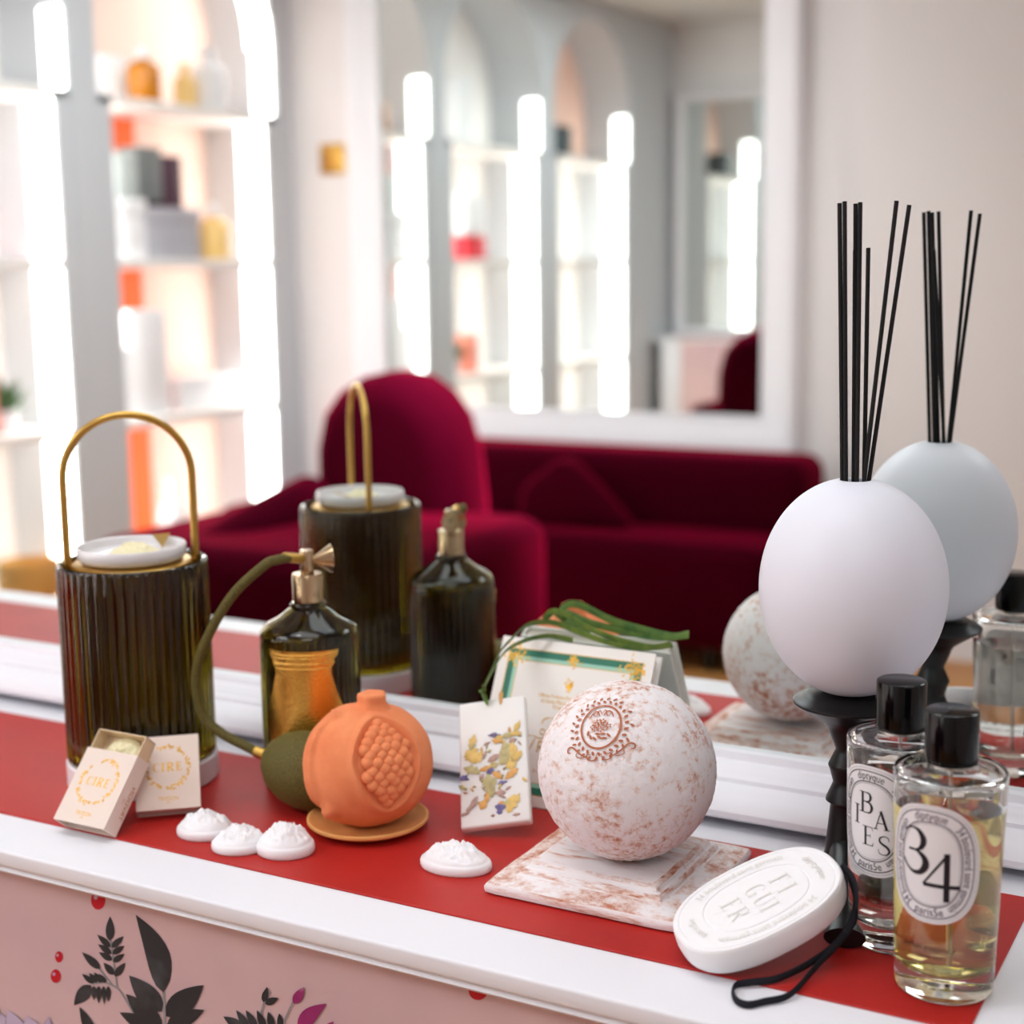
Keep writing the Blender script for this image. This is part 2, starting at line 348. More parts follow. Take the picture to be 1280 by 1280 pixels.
# ================================================================== THE SETTING
ZF, ZC, XL, YO = -.8, 1.75, -3.47, -3.62
struct(MB().box(-4.2, 1.9, -4.2, .3, ZF-.05, ZF).build('floor', FLOOR, smooth=0))
struct(MB().box(-4.2, 1.9, -4.2, .3, ZC, ZC+.05).build('ceiling', CEIL, smooth=0))
struct(MB().box(-4.2, 1.9, .035, .12, ZF, ZC).build('wall_back', WALL, smooth=0))
struct(MB().box(-4.2, 1.9, YO-.1, YO, ZF, ZC).build('wall_front', WALL, smooth=0))
struct(MB().box(1.6, 1.7, YO, .05, ZF, ZC).build('wall_right', WALL, smooth=0))
struct(MB().box(-1.29, 1.6, YO, YO+.09, ZF, ZC).build('trim_1', WALL, smooth=0))
struct(MB().box(-1.29, 1.6, YO+.09, YO+.105, ZF, ZF+.09).build('baseboard_front', WHITE_PAINT, smooth=0))
BAYS = [(2.62, 3.53), (1.59, 2.50), (.56, 1.47)]; ZS, DEP, ZSH = 1.2, .3, .955
wl = MB().box(XL-.36, XL-DEP, YO-.05, .1, ZF, ZC)
ys = sorted([-b for bay in BAYS for b in bay]); ys = [YO-.02]+ys+[.06]
for a, b in zip(ys[0::2], ys[1::2]): wl.box(XL-DEP, XL, a, b, ZF, ZC)
for (a, b) in BAYS:
    c, r = -(a+b)/2, (b-a)/2; n = 28; vs = []; fs = []
    for k in range(n+1):
        t = PI*k/n; y, z = c-r*math.cos(t), ZS+r*math.sin(t)
        vs += [(XL, y, z), (XL, y, ZC), (XL-DEP, y, z)]
    for k in range(n): o = 3*k; fs += [(o, o+3, o+4, o+1), (o, o+2, o+5, o+3)]
    wl.add(vs, fs)
struct(wl.build('wall_left', WALL_COOL, smooth=0, fix=False))
# ---- arched niche units
niche_lab = ['arched white shelving niche with orange strip, nearest the sofa corner', 'arched lit shelving niche, middle one along the left wall', 'arched lit shelving niche on the left wall nearest the mantel']
for i, (a, b) in enumerate(BAYS):
    t = thing('shelving_niche', niche_lab[i], 'shelving', (XL-DEP/2, -(a+b)/2, ZF), group='arched niches along the left wall')
    def L(mb): return mb.xf(Matrix.Translation((-(XL-DEP/2), (a+b)/2, -ZF)))
    for s, (p, q) in enumerate(((a, a+.06), (b-.06, b))):
        L(MB().box(XL-DEP, XL-.004, -q, -p, ZF, ZSH)).build('side_panel', WALL_COOL, t, 0)
    for z in (ZSH, .44, -.085, -.62):
        e = 0 if z == ZSH else .06
        L(MB().rbox(XL-DEP, XL-.004, -b+e, -a-e, z-.03, z, .004, 2)).build('shelf', NICHE, t)
    L(MB().box(XL-DEP, XL-DEP+.006, -b, -a, ZF, ZC-.1)).build('back_panel', NICHE_BOUNCE if i == 0 else NICHE, t, 0)
    if i == 0: L(MB().box(XL-DEP+.006, XL-DEP+.02, -a-.46, -a-.06, ZF, ZSH-.03)).build('accent_panel', ORANGE, t, 0)
    if i == 2: L(MB().box(XL-DEP+.006, XL-DEP+.02, -b, -a, ZSH, ZC-.15)).build('accent_panel', PEACH, t, 0)
    for s in (0, 1):
        y0, y1 = ((-a-.06-.006, -a-.06) if s == 0 else (-b+.06, -b+.066))
        L(MB().box(XL-.13, XL-.02, y0, y1, -.7, ZSH-.03)).build('light_strip', LED, t, 0)
        y0, y1 = ((-a-.006, -a) if s == 0 else (-b, -b+.006))
        if i == 0 and s == 1:   # this one runs on up the curve of the arch
            cy_, rr_ = -(a+b)/2, (b-a)/2; vs = []; fs = []
            for k in range(13):
                an = math.radians(62)*k/12; cs_ = [(cy_-q_*math.cos(an), ZS+q_*math.sin(an)) for q_ in (rr_, rr_-.006)]
                vs += [(XL-.12, *cs_[0]), (XL-.02, *cs_[0]), (XL-.02, *cs_[1]), (XL-.12, *cs_[1])]
            for k in range(12): fs += [(4*k+j, 4*k+(j+1) % 4, 4*k+4+(j+1) % 4, 4*k+4+j) for j in range(4)]
            L(MB().add(vs, fs)).build('light_strip', LED, t, 0)
        L(MB().box(XL-.10, XL-.02, y0, y1, ZSH, ZS)).build('light_strip', LED, t, 0)
# ---- second mirror on the opposite wall
def picture_frame(t, x0, x1, y, z0, z1, wdt, prof, m, name='frame'):
    # prof: (inset from outer edge 0..1, height off wall)
    cs = [(x0, z0, 1, 1), (x1, z0, -1, 1), (x1, z1, -1, -1), (x0, z1, 1, -1)]; vs = []; fs = []; n = len(prof)
    for (x, z, sx, sz) in cs:
        for (q, h) in prof: vs.append((x+sx*q*wdt, y+h, z+sz*q*wdt))
    for k in range(4):
        o, p = k*n, ((k+1) % 4)*n
        for j in range(n-1): fs.append((o+j, p+j, p+j+1, o+j+1))
    return MB().add(vs, fs).build(name, m, t, 30)
t = thing('wall_mirror', 'tall white framed mirror above the sofa on the opposite wall', 'mirror', (-2.4, YO, 0))
def Lm(o): o.matrix_parent_inverse = t.matrix_world.inverted(); return o
bpy.context.view_layer.update()
Lm(MB().box(-3.14, -1.63, YO+.004, YO+.012, -.11, 1.70).build('mirror_pane', MIRROR, t, 0))
Lm(picture_frame(t, -3.19, -1.5, YO, -.215, 1.74, .125, [(0, 0), (0, .05), (.12, .062), (.4, .055), (.55, .04), (.85, .032), (1, .03), (1, .01)], WHITE_PAINT))
# ---- switch plate
t = thing('light_switch', 'small square brass switch plate on the pale corner wall', 'switch', (-3.29, YO, .80))
MB().rbox(-.055, .055, 0, .008, -.055, .055, .004).build('plate', GOLD, t); MB().rbox(-.02, .02, .008, .014, -.03, .03, .003).build('rocker', GOLD, t)
# ---- sofa (stands under the second mirror; the mantel mirror shows it)
def VY(px, py, y): return mir(aty(px, py, y))
t = thing('sofa', 'long low wine red velvet sofa under the white framed mirror', 'sofa', (-2.2, -2.9, ZF))
S = Matrix.Translation((2.2, 2.9, -ZF))
q = aty(800, 676, 3.0); ZSEAT = q.z; ZB = aty(800, 566, 3.3).z
MB().rbox(-3.4, aty(952, 690, 3.0).x, -3.56, -3.0, ZF+.08, ZSEAT, .045, 5).xf(S).build('seat', VELVET, t)
MB().rbox(-2.8, aty(1004, 600, 3.3).x, -3.56, -3.27, ZSEAT-.1, ZB, .06, 5).xf(S).build('backrest', VELVET, t)
for x in (-3.3, -1.6):
    for y in (-3.45, -3.1): MB().lathe([(0, 0), (.02, 0), (.028, .1), (0, .1)], 16).xf(Matrix.Translation((x+2.2, y+2.9, 0))).build('leg', BLACK, t)
pts = [VY(640, 612, 3.1), VY(690, 572, 3.1), VY(728, 610, 3.1), VY(778, 666, 3.1), VY(640, 666, 3.1)]
cu = MB().prism([(p.x, p.z) for p in pts], -3.262, -3.12, bev=.045, seg=4).build('cushion', VELVET, None, 60)
tag(cu, 'wine red velvet cushion lying against the low sofa back', 'cushion')
# ---- armchair in front of the sofa
Rv = Vector((.835, .55, 0)).normalized(); Dv = Vector((-.55, .835, 0)).normalized(); al = math.radians(32)
ev = Rv*math.cos(al)-Dv*math.sin(al); tv = Rv*math.sin(al)+Dv*math.cos(al)          # along the back and through it, as the mirror shows them
DEPTH = 3.63
def at_d(px, py, d): return CAM+ray(px, py)*d
cor = at_d(566, 600, DEPTH); cor.z = 0
t = thing('armchair', 'wine red velvet armchair with tall rounded back, left of the low sofa', 'armchair', (cor.x, -cor.y, ZF))
fl = []
for (px, py) in ((378, 760), (376, 640), (377, 575), (388, 525), (408, 496), (438, 476), (470, 468), (502, 474), (528, 494), (548, 525), (560, 570), (566, 640), (566, 760)):
    s_ = (px-566)/(F_PX/DEPTH)/math.cos(al); fl.append((s_, at_d(px, py, DEPTH+s_*(-math.sin(al))*-1*0).z-ZF))
def chair_xf(mb):
    return mb.xf(Matrix(((ev.x, tv.x, 0, 0), (-ev.y, -tv.y, 0, 0), (0, 0, 1, 0), (0, 0, 0, 1))))
chair_xf(MB().prism(fl, 0, .24, bev=.085, seg=6)).build('backrest', VELVET, t, 60)
zs = at_d(566, 672, DEPTH-.3).z-ZF
chair_xf(MB().rbox(-.62, .22, -.62, .1, .10, zs, .06, 5)).build('seat', VELVET, t)
g = lambda px, py, d: (lambda w_: Vector((w_.x-cor.x, -(w_.y-cor.y), w_.z-ZF)))(at_d(px, py, d))
p0, p1, p2 = g(205, 700, 3.35), g(300, 640, 3.5), g(392, 592, 3.72)
ar = MB().tube([p0-Vector((0, 0, .09)), p1-Vector((0, 0, .09)), p2-Vector((0, 0, .09))], .09, 20)
ar.build('arm', VELVET, t, 60)
MB().add([tuple(p0+Vector((0, 0, -.09))), tuple(p2+Vector((0, 0, -.09))), (p2.x, p2.y, .1), (p0.x, p0.y, .1)]+[tuple(v+Vector((.16, .1, 0))) for v in (p0+Vector((0, 0, -.09)), p2+Vector((0, 0, -.09)), Vector((p2.x, p2.y, .1)), Vector((p0.x, p0.y, .1)))], [(0,1,2,3),(7,6,5,4),(0,4,5,1),(1,5,6,2),(2,6,7,3),(3,7,4,0)]).build('side_panel', VELVET, t, 0)
for sx in (-.55, .15):
    for sy in (-.55, .18): chair_xf(MB().lathe([(0, 0), (.018, 0), (.024, .1), (0, .1)], 12, c=(sx, sy, 0))).build('leg', BLACK, t)
# ================================================================== THE MANTEL
YF, YR0, YR1, XR = -.3115, -.2605, -.0755, -.145
t = thing('console_table', 'white mantel console with mauve floral front panel', 'table', (-.6, -.15, ZF))
S = Matrix.Translation((.6, .15, -ZF))
MB().rbox(-3.44, .7, YF, .035, -.0135, -.0015, .0022, 3).xf(S).build('top', WHITE_PAINT, t)
mp = [(YF+.004, -.0135), (YF+.0035, -.016), (YF+.002, -.0175), (YF+.004, -.0195), (YF+.010, -.020), (YF+.014, -.0225), (-.29, -.0225), (-.29, -.0135)]
MB().add([(x, y, z) for x in (-3.43, .69) for (y, z) in mp], [(k, (k+1) % 8, 8+(k+1) % 8, 8+k) for k in range(8)]+[tuple(range(8)), tuple(range(15, 7, -1))]).xf(S).build('edge_moulding', WHITE_PAINT, t, 50)
YP = YF+.015
pn = MB().box(-3.40, .65, YP, .02, ZF, -.02)
YD = YP-.0004; _lay = [0]
def P2(x, y): return aty(x, y, YP)
def flat(poly, mi):
    _lay[0] += 1; yy = YP-.0002-.00001*_lay[0]
    vs = [(q.x, yy, q.z) for q in (P2(*p) for p in poly)]; pn.add(vs, [tuple(range(len(vs)))], mi)
def leaf(b, tip, wd, mi=1, bend=0., n=9):
    b, tip = Vector(b), Vector(tip); d = tip-b; q = Vector((-d.y, d.x)).normalized(); A = []; B = []
    for k in range(n+1):
        s_ = k/n; wv = wd*.5*(math.sin(PI*s_**.75))**.9 if 0 < s_ < 1 else 0
        c = b+d*s_+q*(bend*math.sin(PI*s_)); A.append(c+q*wv); B.append(c-q*wv)
    flat([tuple(p) for p in A]+[tuple(p) for p in reversed(B[1:-1])], mi)
def stem(pts, wd=2.2, mi=2):
    P = catmull([(*p, 0) for p in pts], 5); A = []; B = []
    for i, p in enumerate(P):
        tt = (P[min(i+1, len(P)-1)]-P[max(i-1, 0)]).normalized(); q = Vector((-tt.y, tt.x, 0))*wd*.5; A.append((p+q)[:2]); B.append((p-q)[:2])
    flat(A+B[::-1], mi)
for (x, y, rx, ry) in [(123, 1125, 9, 12), (74, 1196, 5, 7), (70, 1220, 6.5, 8.5), (598, 1238, 12, 12), (650, 1215, 8, 9)]:
    flat([(x+rx*math.cos(a*PI/10), y+ry*math.sin(a*PI/10)) for a in range(20)], 3)
    flat([(x-rx*.35+rx*.28*math.cos(a*PI/6), y-ry*.3+ry*.25*math.sin(a*PI/6)) for a in range(12)], 4)
stem([(168, 1268), (158, 1250), (148, 1236), (132, 1228), (116, 1230)]); stem([(147, 1236), (143, 1205), (139, 1175)]); stem([(142, 1232), (128, 1215), (120, 1206)], 2)
stem([(207, 1300), (206, 1262), (205, 1240)], 3.5)
leaf((205, 1241), (170, 1143), 30, 1, 9); leaf((138, 1176), (138, 1145), 11)
for (bx, by, tx, ty, wd) in [(139,1184,122,1168,8),(140,1192,123,1180,8),(141,1200,124,1190,8),(143,1218,130,1203,9),(140,1184,155,1170,8),(141,1192,156,1182,8),(142,1202,156,1192,8),(144,1220,157,1203,9),
    (126,1211,103,1190,10),(114,1231,93,1256,17),(118,1229,103,1217,7),(122,1228,112,1216,7),(128,1228,118,1215,7),(133,1228,124,1217,6),(118,1232,118,1250,7),(124,1232,124,1254,7),(130,1232,131,1255,6),(136,1232,136,1252,6),
    (203,1264,162,1219,26),(203,1286,158,1242,24),(208,1270,255,1231,30),(209,1282,256,1262,22),(200,1290,150,1265,20),(120,1300,100,1258,14)]: leaf((bx, by), (tx, ty), wd)
for (bx, by, tx, ty, wd) in [(14,1300,-10,1258,20),(30,1305,10,1262,24),(46,1302,34,1270,24),(62,1302,61,1270,12),(-2,1275,-16,1246,14)]: leaf((bx, by), (tx, ty), wd+2, 1); leaf((bx, by), (tx, ty), wd, 4)
stem([(322, 1290), (330, 1255), (338, 1238)], 2); stem([(350, 1290), (362, 1262), (368, 1250)], 2)
for (bx, by, tx, ty, wd) in [(330,1252,335,1233,8),(332,1254,349,1247,9),(305,1285,280,1270,12),(312,1285,296,1262,9),(322,1285,308,1262,9),(332,1285,322,1262,9),(342,1285,336,1264,9),(352,1285,350,1266,8)]: leaf((bx, by), (tx, ty), wd)
leaf((368, 1254), (381, 1233), 12, 5); leaf((374, 1290), (409, 1254), 20, 5, -5); leaf((402, 1295), (418, 1276), 12, 5)
pn.xf(S).build('front_panel', [PANEL, LEAF, STEM, BERRY, LILAC, MAGENTA], t, 0, fix=False)
for x in (-3.34, .6): MB().rbox(x-.06, x+.06, YP-.006, .02, ZF, -.0225, .003).xf(S).build('side_post', WHITE_PAINT, t)
# ---- the mirror the objects stand in front of
t = thing('mantel_mirror', 'large white framed mirror standing on the mantel behind everything', 'mirror', (-.7, 0, 0))
bpy.context.view_layer.update()
Lm(MB().box(-3.40, .52, 0, .012, .03, 1.32).build('mirror_pane', MIRROR, t, 0))
prof = [(0, .03), (0, -.044), (.03, -.05), (.09, -.0525), (.2, -.0525), (.32, -.049), (.42, -.042), (.5, -.033), (.53, -.030), (.54, -.0265), (.62, -.0255), (.66, -.0225), (.72, -.0205), (.78, -.0165), (.84, -.014), (.86, -.010), (1, -.008), (1, .003)]
Lm(picture_frame(t, -3.42, .54, 0, .0055, 1.36, .0360, prof, WHITE_PAINT))
for x in (-3.3, .3): Lm(MB().box(x, x+.1, -.03, .03, -.0015, .0055).build('foot', WHITE_PAINT, t, 0))
# ---- red runner
o = MB().rbox(-3.35, XR, YR0, YR1, -.0015, 0, .0004, 1).build('runner', [RED], None, 30)
tag(o, 'flat brick red display board laid along the white mantel top', 'runner')
# ================================================================== URN DIFFUSER
ux, uy = -.8025, -.1535
t = thing('scent_burner', 'tall ribbed dark olive glass burner with arched gold handle', 'diffuser', (ux, uy, 0))
MB().lathe([(0, 0), (.056, 0), (.0578, .0015), (.0578, .0185), (.0565, .020), (0, .020)], 72).build('base', PLINTH, t)
NR = 46
def rib(a, r, z): return .0016*(abs(math.sin(a*NR/2))-.5) if r > .053 and z < .1725 else 0
MB().lathe([(0, .0202), (.054, .0202), (.0562, .0225)]+[(.0562, .0225+.148*k/8) for k in range(1, 9)]+[(.0560, .1728), (.0545, .1742), (.0525, .1735), (.0518, .171), (.0515, .026), (0, .024)], NR*8, ribs=rib).build('glass_cylinder', OLIVE_GLASS, t, 50)
MB().lathe([(.0345, .168), (.0455, .168), (.0462, .170), (.0458, .1722), (.044, .1735), (.0345, .1735), (.0345, .168)], 72).build('ring', GOLD, t)
hd = Vector((.700, .714, 0))
path = [hd*(-.0478)+Vector((0, 0, .150+.088*k/8)) for k in range(8)]+[hd*(-.0478*math.cos(PI*k/28))+Vector((0, 0, .238+.0475*math.sin(PI*k/28))) for k in range(29)]+[hd*.0478+Vector((0, 0, .238-.088*k/8)) for k in range(1, 9)]
MB().tube(path, .0029, 14).build('handle', GOLD, t, 60)
t = thing('dish', 'small white glazed dish sitting on top of the ribbed burner', 'dish', (ux, uy, .1737))
MB().lathe([(0, 0), (.034, 0), (.0385, .0012), (.041, .0045), (.0412, .0112), (.0404, .0123), (.0393, .0115), (.0385, .0058), (.036, .0042), (0, .004)], 72).build('bowl', CERAMIC, t)
q = [atz(px, py, z)-Vector((ux, uy, .1737)) for px, py, z in ((190, 668, .1880), (212, 666, .1890), (203, 684, .1812))]
MB().add([tuple(v) for v in q]+[tuple(v-Vector((0, -.0006, .0007))) for v in q], [(0,1,2),(5,4,3),(0,3,4,1),(1,4,5,2),(2,5,3,0)]).build('pull_tab', GOLD, t, 0)
def cameo(name, loc, rz, a, b, h, mat_, seed, tilt=0.):
    n, m = 72, 30; vs = []; fs = []; P = [(0, 0), (.94, 0), (.985, .03), (1, .1), (1, .2), (.975, .29), (.93, .34), (.90, .345), (.88, .36), (.865, .42)]
    k0 = len(P)
    for k in range(1, m-k0+1):
        s_ = k/(m-k0); P.append((.865*(1-s_), .42+.42*math.sin(s_*PI/2)))
    for i, (r, z) in enumerate(P):
        for k in range(n):
            an = 2*PI*k/n; x, y = r*math.cos(an), r*math.sin(an); zz = z
            if i >= k0:
                wgt = min(1, (.865-r)/.14)
                f = noise.noise(Vector((x*2.6+seed, y*2.6, seed)))*.16+abs(noise.noise(Vector((x*5-seed, y*5, 2.))))*.12+noise.noise(Vector((x*9, y*9+seed, 5.)))*.09+noise.noise(Vector((x*17, y*17+seed, 5.)))*.045
                rr_ = math.hypot(x-.18, y-.12); pr = .07*math.sin(15*rr_+2*math.atan2(y-.12, x-.18)+seed)*max(0, 1-rr_*1.6)+.05*math.sin(9*(x+y)+seed)*max(0, .7-r)
                zz += wgt*(f+pr)
            vs.append((x*a, y*b, max(0, zz)*h))
    for i in range(len(P)-1):
        for k in range(n): fs.append((i*n+k, i*n+(k+1) % n, (i+1)*n+(k+1) % n, (i+1)*n+k))
    o = MB().add(vs, fs).build(name, mat_, None, 60); o.rotation_euler = (tilt, 0, rz); o.location = loc; return o
o = cameo('wax_melt', (ux+.002, uy+.001, .178), .4, .019, .017, .010, WAX_CREAM, 2.2); tag(o, 'cream wax melt lying in the white dish on the burner', 'wax')
# ================================================================== ATOMIZER
ax, ay = -.6735, -.1045
t = thing('atomizer', 'dark olive ribbed glass perfume atomizer with gold collar and squeeze bulb', 'perfume bottle', (ax, ay, 0))
NA = 40
def ribA(a, r, z): return .0010*(abs(math.sin(a*NA/2))-.5) if r > .0365 and .006 < z < .117 else 0
MB().lathe([(0, 0), (.034, 0), (.0368, .002), (.0374, .006)]+[(.0374, .006+.1140*k/6) for k in range(1, 7)]+[(.0371, .1222), (.0357, .1245), (.031, .1284), (.023, .1325), (.0155, .1385), (.0135, .1395), (.0138, .1425), (.0128, .1437), (.009, .1437), (.009, .137), (.0205, .1295), (.0335, .120), (.0348, .117), (.0348, .008), (.032, .006), (0, .006)], NA*8, ribs=ribA).build('glass_body', OLIVE_DARK, t, 50)
MB().lathe([(0, .007), (.032, .007), (.0346, .010), (.0346, .092), (0, .092)], 64).build('liquid', OLIVE_LIQUID, t)
MB().lathe([(0, .1438), (.0108, .1438), (.0116, .1446), (.0116, .1648), (.0110, .1656), (0, .1656)], 48).build('collar', ROSEGOLD, t)
MB().lathe([(0, .1657), (.0050, .1657), (.0052, .1665), (.0052, .1825), (.0046, .1834), (0, .1836)], 32).build('stem', ROSEGOLD, t)
nd = Vector((.66, .75, .0)).normalized(); Mr = nd.to_track_quat('Z', 'Y').to_matrix().to_4x4(); Mr.translation = Vector((0, 0, .1755))
MB().lathe([(0, .003), (.0022, .004), (.003, .0065), (.0105, .0175), (.0108, .0185), (.009, .0182), (0, .012)], 40).xf(Mr).build('nozzle', ROSEGOLD, t)
hp = [aty(*q)-Vector((ax, ay, 0)) for q in ((362, 697, -.120), (346, 700, -.133), (330, 707, -.143), (290, 745, -.158), (258, 800, -.168), (245, 845, -.170), (252, 890, -.169), (275, 915, -.166), (308, 933, -.161), (322, 940, -.159))]
Mh = (hp[0]-Vector((0, 0, .1765))).normalized().to_track_quat('Z', 'Y').to_matrix().to_4x4(); Mh.translation = Vector((0, 0, .1765))
MB().lathe([(0, .004), (.0034, .004), (.0037, .0048), (.0037, .0215), (.0032, .022), (0, .022)], 24).xf(Mh).build('hose_ferrule', GOLD, t)
e = (Vector(hp[-1])); bd = (Vector((-.6395, -.152, .0288))-Vector((ax, ay, 0))-hp[-1]).normalized()
MB().tube(catmull(hp, 8), .0036, 14).build('hose', CLOTH_OLIVE, t, 60)
Mb = bd.to_track_quat('Z', 'Y').to_matrix().to_4x4(); Mb.translation = e-bd*.002
MB().lathe([(0, 0), (.0042, 0), (.0044, .007), (.0052, .0075), (.0052, .0105), (0, .0105)], 24).xf(Mb).build('bulb_ferrule', GOLD, t)
Mb.translation = e+bd*.0065
MB().lathe([(0, 0), (.007, .0005), (.012, .003), (.0205, .011), (.0265, .023), (.0288, .036), (.0275, .049), (.022, .060), (.012, .067), (.004, .069), (0, .069)], 72).xf(Mb).build('squeeze_bulb', CLOTH_OLIVE, t, 60)
cdir = (CAM-Vector((ax, ay, 0))); cdir.z = 0; cdir.normalize(); rdir = Vector((-cdir.y, cdir.x, 0))
def cyl(cx, cy, rfun, phi0, cd, rd, eps):
    def fn(s_, z):
        r = rfun(z)+eps; a = phi0+s_/r; d = cd*math.cos(a)+rd*math.sin(a); return (cx+d.x*r, cy+d.y*r, z)
    return fn
fA = cyl(0, 0, lambda z: .0377, -.17, cdir, rdir, .0004)
prof = [(.028, .006), (.030, .016), (.034, .024), (.042, .0305), (.055, .034), (.068, .032), (.082, .026), (.097, .0218), (.1015, .0225), (.103, .0248), (.1055, .0250), (.1065, .0240), (.109, .0270), (.112, .0284), (.1138, .0284)]
rows = [(z, q.x) for z, q in ((.028+.0795*k/40, None) for k in range(0)) for q in [None]]
lab = MB(); vs = []; fs = []; nn = 14
def pw(z):
    for (z0, w0), (z1, w1) in zip(prof, prof[1:]):
        if z <= z1: return w0+(w1-w0)*(z-z0)/(z1-z0)
    return prof[-1][1]
for k in range(61):
    z = .028+.0858*k/60; wv = pw(z)
    for j in range(nn+1): vs.append(fA(wv*(2*j/nn-1), z))
for k in range(60):
    for j in range(nn): fs.append((k*(nn+1)+j, k*(nn+1)+j+1, (k+1)*(nn+1)+j+1, (k+1)*(nn+1)+j))
for z in (.1005, .1045, .1085, .1110):
    wv = pw(z)*.94; q = [fA(wv*(2*j/24-1), z) for j in range(25)]; c2 = Vector((0, 0, 0))
    lab.tube([(p_[0]*1.008, p_[1]*1.008, z) for p_ in q], .00042, 6)
lab.add(vs, fs).build('gold_label', GOLD_LABEL, t, 60)
# ================================================================== CARTONS
def foil_wreath(mb, cx, cy, R, fn, mi=0, seed=1):
    rnd = random.Random(seed); n = 30
    for k in range(n):
        a = 2*PI*k/n+rnd.uniform(-.05, .05)
        if abs(a-PI*.72) < .16: continue
        for j in range(3):
            r = R+rnd.uniform(-.0014, .0014); an = a+rnd.uniform(-.1, .1); c = (cx+r*math.cos(an), cy+r*1.06*math.sin(an)); d = an+rnd.choice((.6, 1.6, 2.5))+rnd.uniform(-.2, .2); l = .0016; wd = .00062
            q = (math.cos(d), math.sin(d)); p = (-q[1], q[0])
            mb.add([fn(c[0]-q[0]*l, c[1]-q[1]*l), fn(c[0]+p[0]*wd, c[1]+p[1]*wd), fn(c[0]+q[0]*l, c[1]+q[1]*l), fn(c[0]-p[0]*wd, c[1]-p[1]*wd)], [(0, 1, 2, 3)], mi)
def carton(label, pos, X, Y, Z, W, H, D, slide, seed):
    b = frame(X, Y, Z); t = thing('carton', label, 'box', pos, b, group='blush cartons at the burner'); th = .0009
    s = MB(); s.box(0, W, 0, H, -th, 0); s.box(0, W, 0, H, -D, -D+th); s.box(0, th, 0, H, -D+th, -th); s.box(W-th, W, 0, H, -D+th, -th)
    s.build('sleeve', CARTON, t, 0, fix=False)
    g = .0012; y0, y1 = .001+slide, H-.001+slide
    d = MB(); d.box(g, W-g, y0, y1, -D+g, -D+g+.0008); d.box(g, g+.0008, y0, y1, -D+g, -g); d.box(W-g-.0008, W-g, y0, y1, -D+g, -g); d.box(g, W-g, y1-.0008, y1, -D+g, -g); d.box(g, W-g, y0, y0+.0008, -D+g, -g)
    d.build('drawer', CARTON_IN if slide else CARTON, t, 0, fix=False)
    fn = lambda x, y: (x, y, .00015)
    f = MB(); foil_wreath(f, W*.5, H*.57, W*.33, fn, 0, seed); roman(f, 'CIRE', .0064, fn, 0, W*.5, H*.57, .22, 1.35); small(f, 'TRVDON', .0044, fn, 0, W*.5, H*.115, .0145); small(f, '1643', .0018, fn, 0, W*.5, H*.075, .003)
    f.build('foil_print', FOIL, t, 0, fix=False)
    f2 = MB(); fs = lambda x, y: (W+.00015, x, -y)
    small(f2, 'TRVDON', .0055, fs, 0, H*.42, D*.62, .025); small(f2, '1643', .002, fs, 0, H*.42, D*.36, .004)
    f2.build('foil_print', FOIL, t, 0, fix=False)
    return t
carton('open blush carton with its drawer slid up, leaning on the burner', (-.7786, -.2716, .0098), (1, .0063, .0007), (-.0047, .6664, .7455), (.0042, -.7455, .6665), .0476, .0563, .0146, .0165, 3)
tt = carton('closed blush carton with gold wreath, right of the open one', (-.7373, -.2325, .0087), (.7654, .6436, .0039), (-.3899, .4588, .7984), (.5121, -.6126, .6021), .0456, .0556, .0140, 0, 5)
pz = Vector((.0042, -.7455, .6665)); py_ = Vector((-.0047, .6664, .7455)); pc = Vector((-.7786, -.2716, .0098))+Vector((.0245, 0, 0))+py_*.058-pz*.0128
o = cameo('wax_melt', (0, 0, 0), 0, .0165, .0140, .0105, WAX_CREAM, 4.4); Mx = Matrix((Vector((1, .0063, 0)), py_, pz)).transposed().to_4x4(); Mx.translation = pc; o.matrix_world = Mx
tag(o, 'cream wax melt peeking out of the open blush carton', 'wax')
# ---- loose white melts
for (px, py, rz, a, b, h, sd, lb) in [(257, 1042, .3, .0205, .0170, .0190, 1.3, 'white wax melt nearest the blush cartons'), (300, 1060, .5, .0195, .0160, .0180, 7.7, 'white wax melt in the middle of the group of three'),
        (357, 1064, .2, .0205, .0180, .0225, 3.1, 'white wax melt below the olive squeeze bulb'), (570, 1084, .1, .0250, .0175, .0190, 9.2, 'white wax melt alone between saucer and chalky pedestal')]:
    p = atz(px, py, 0); o = cameo('wax_melt', (p.x, p.y, 0), rz, a, b, h, WAX, sd, 0); tag(o, lb, 'wax', 'white wax melts on the red board')
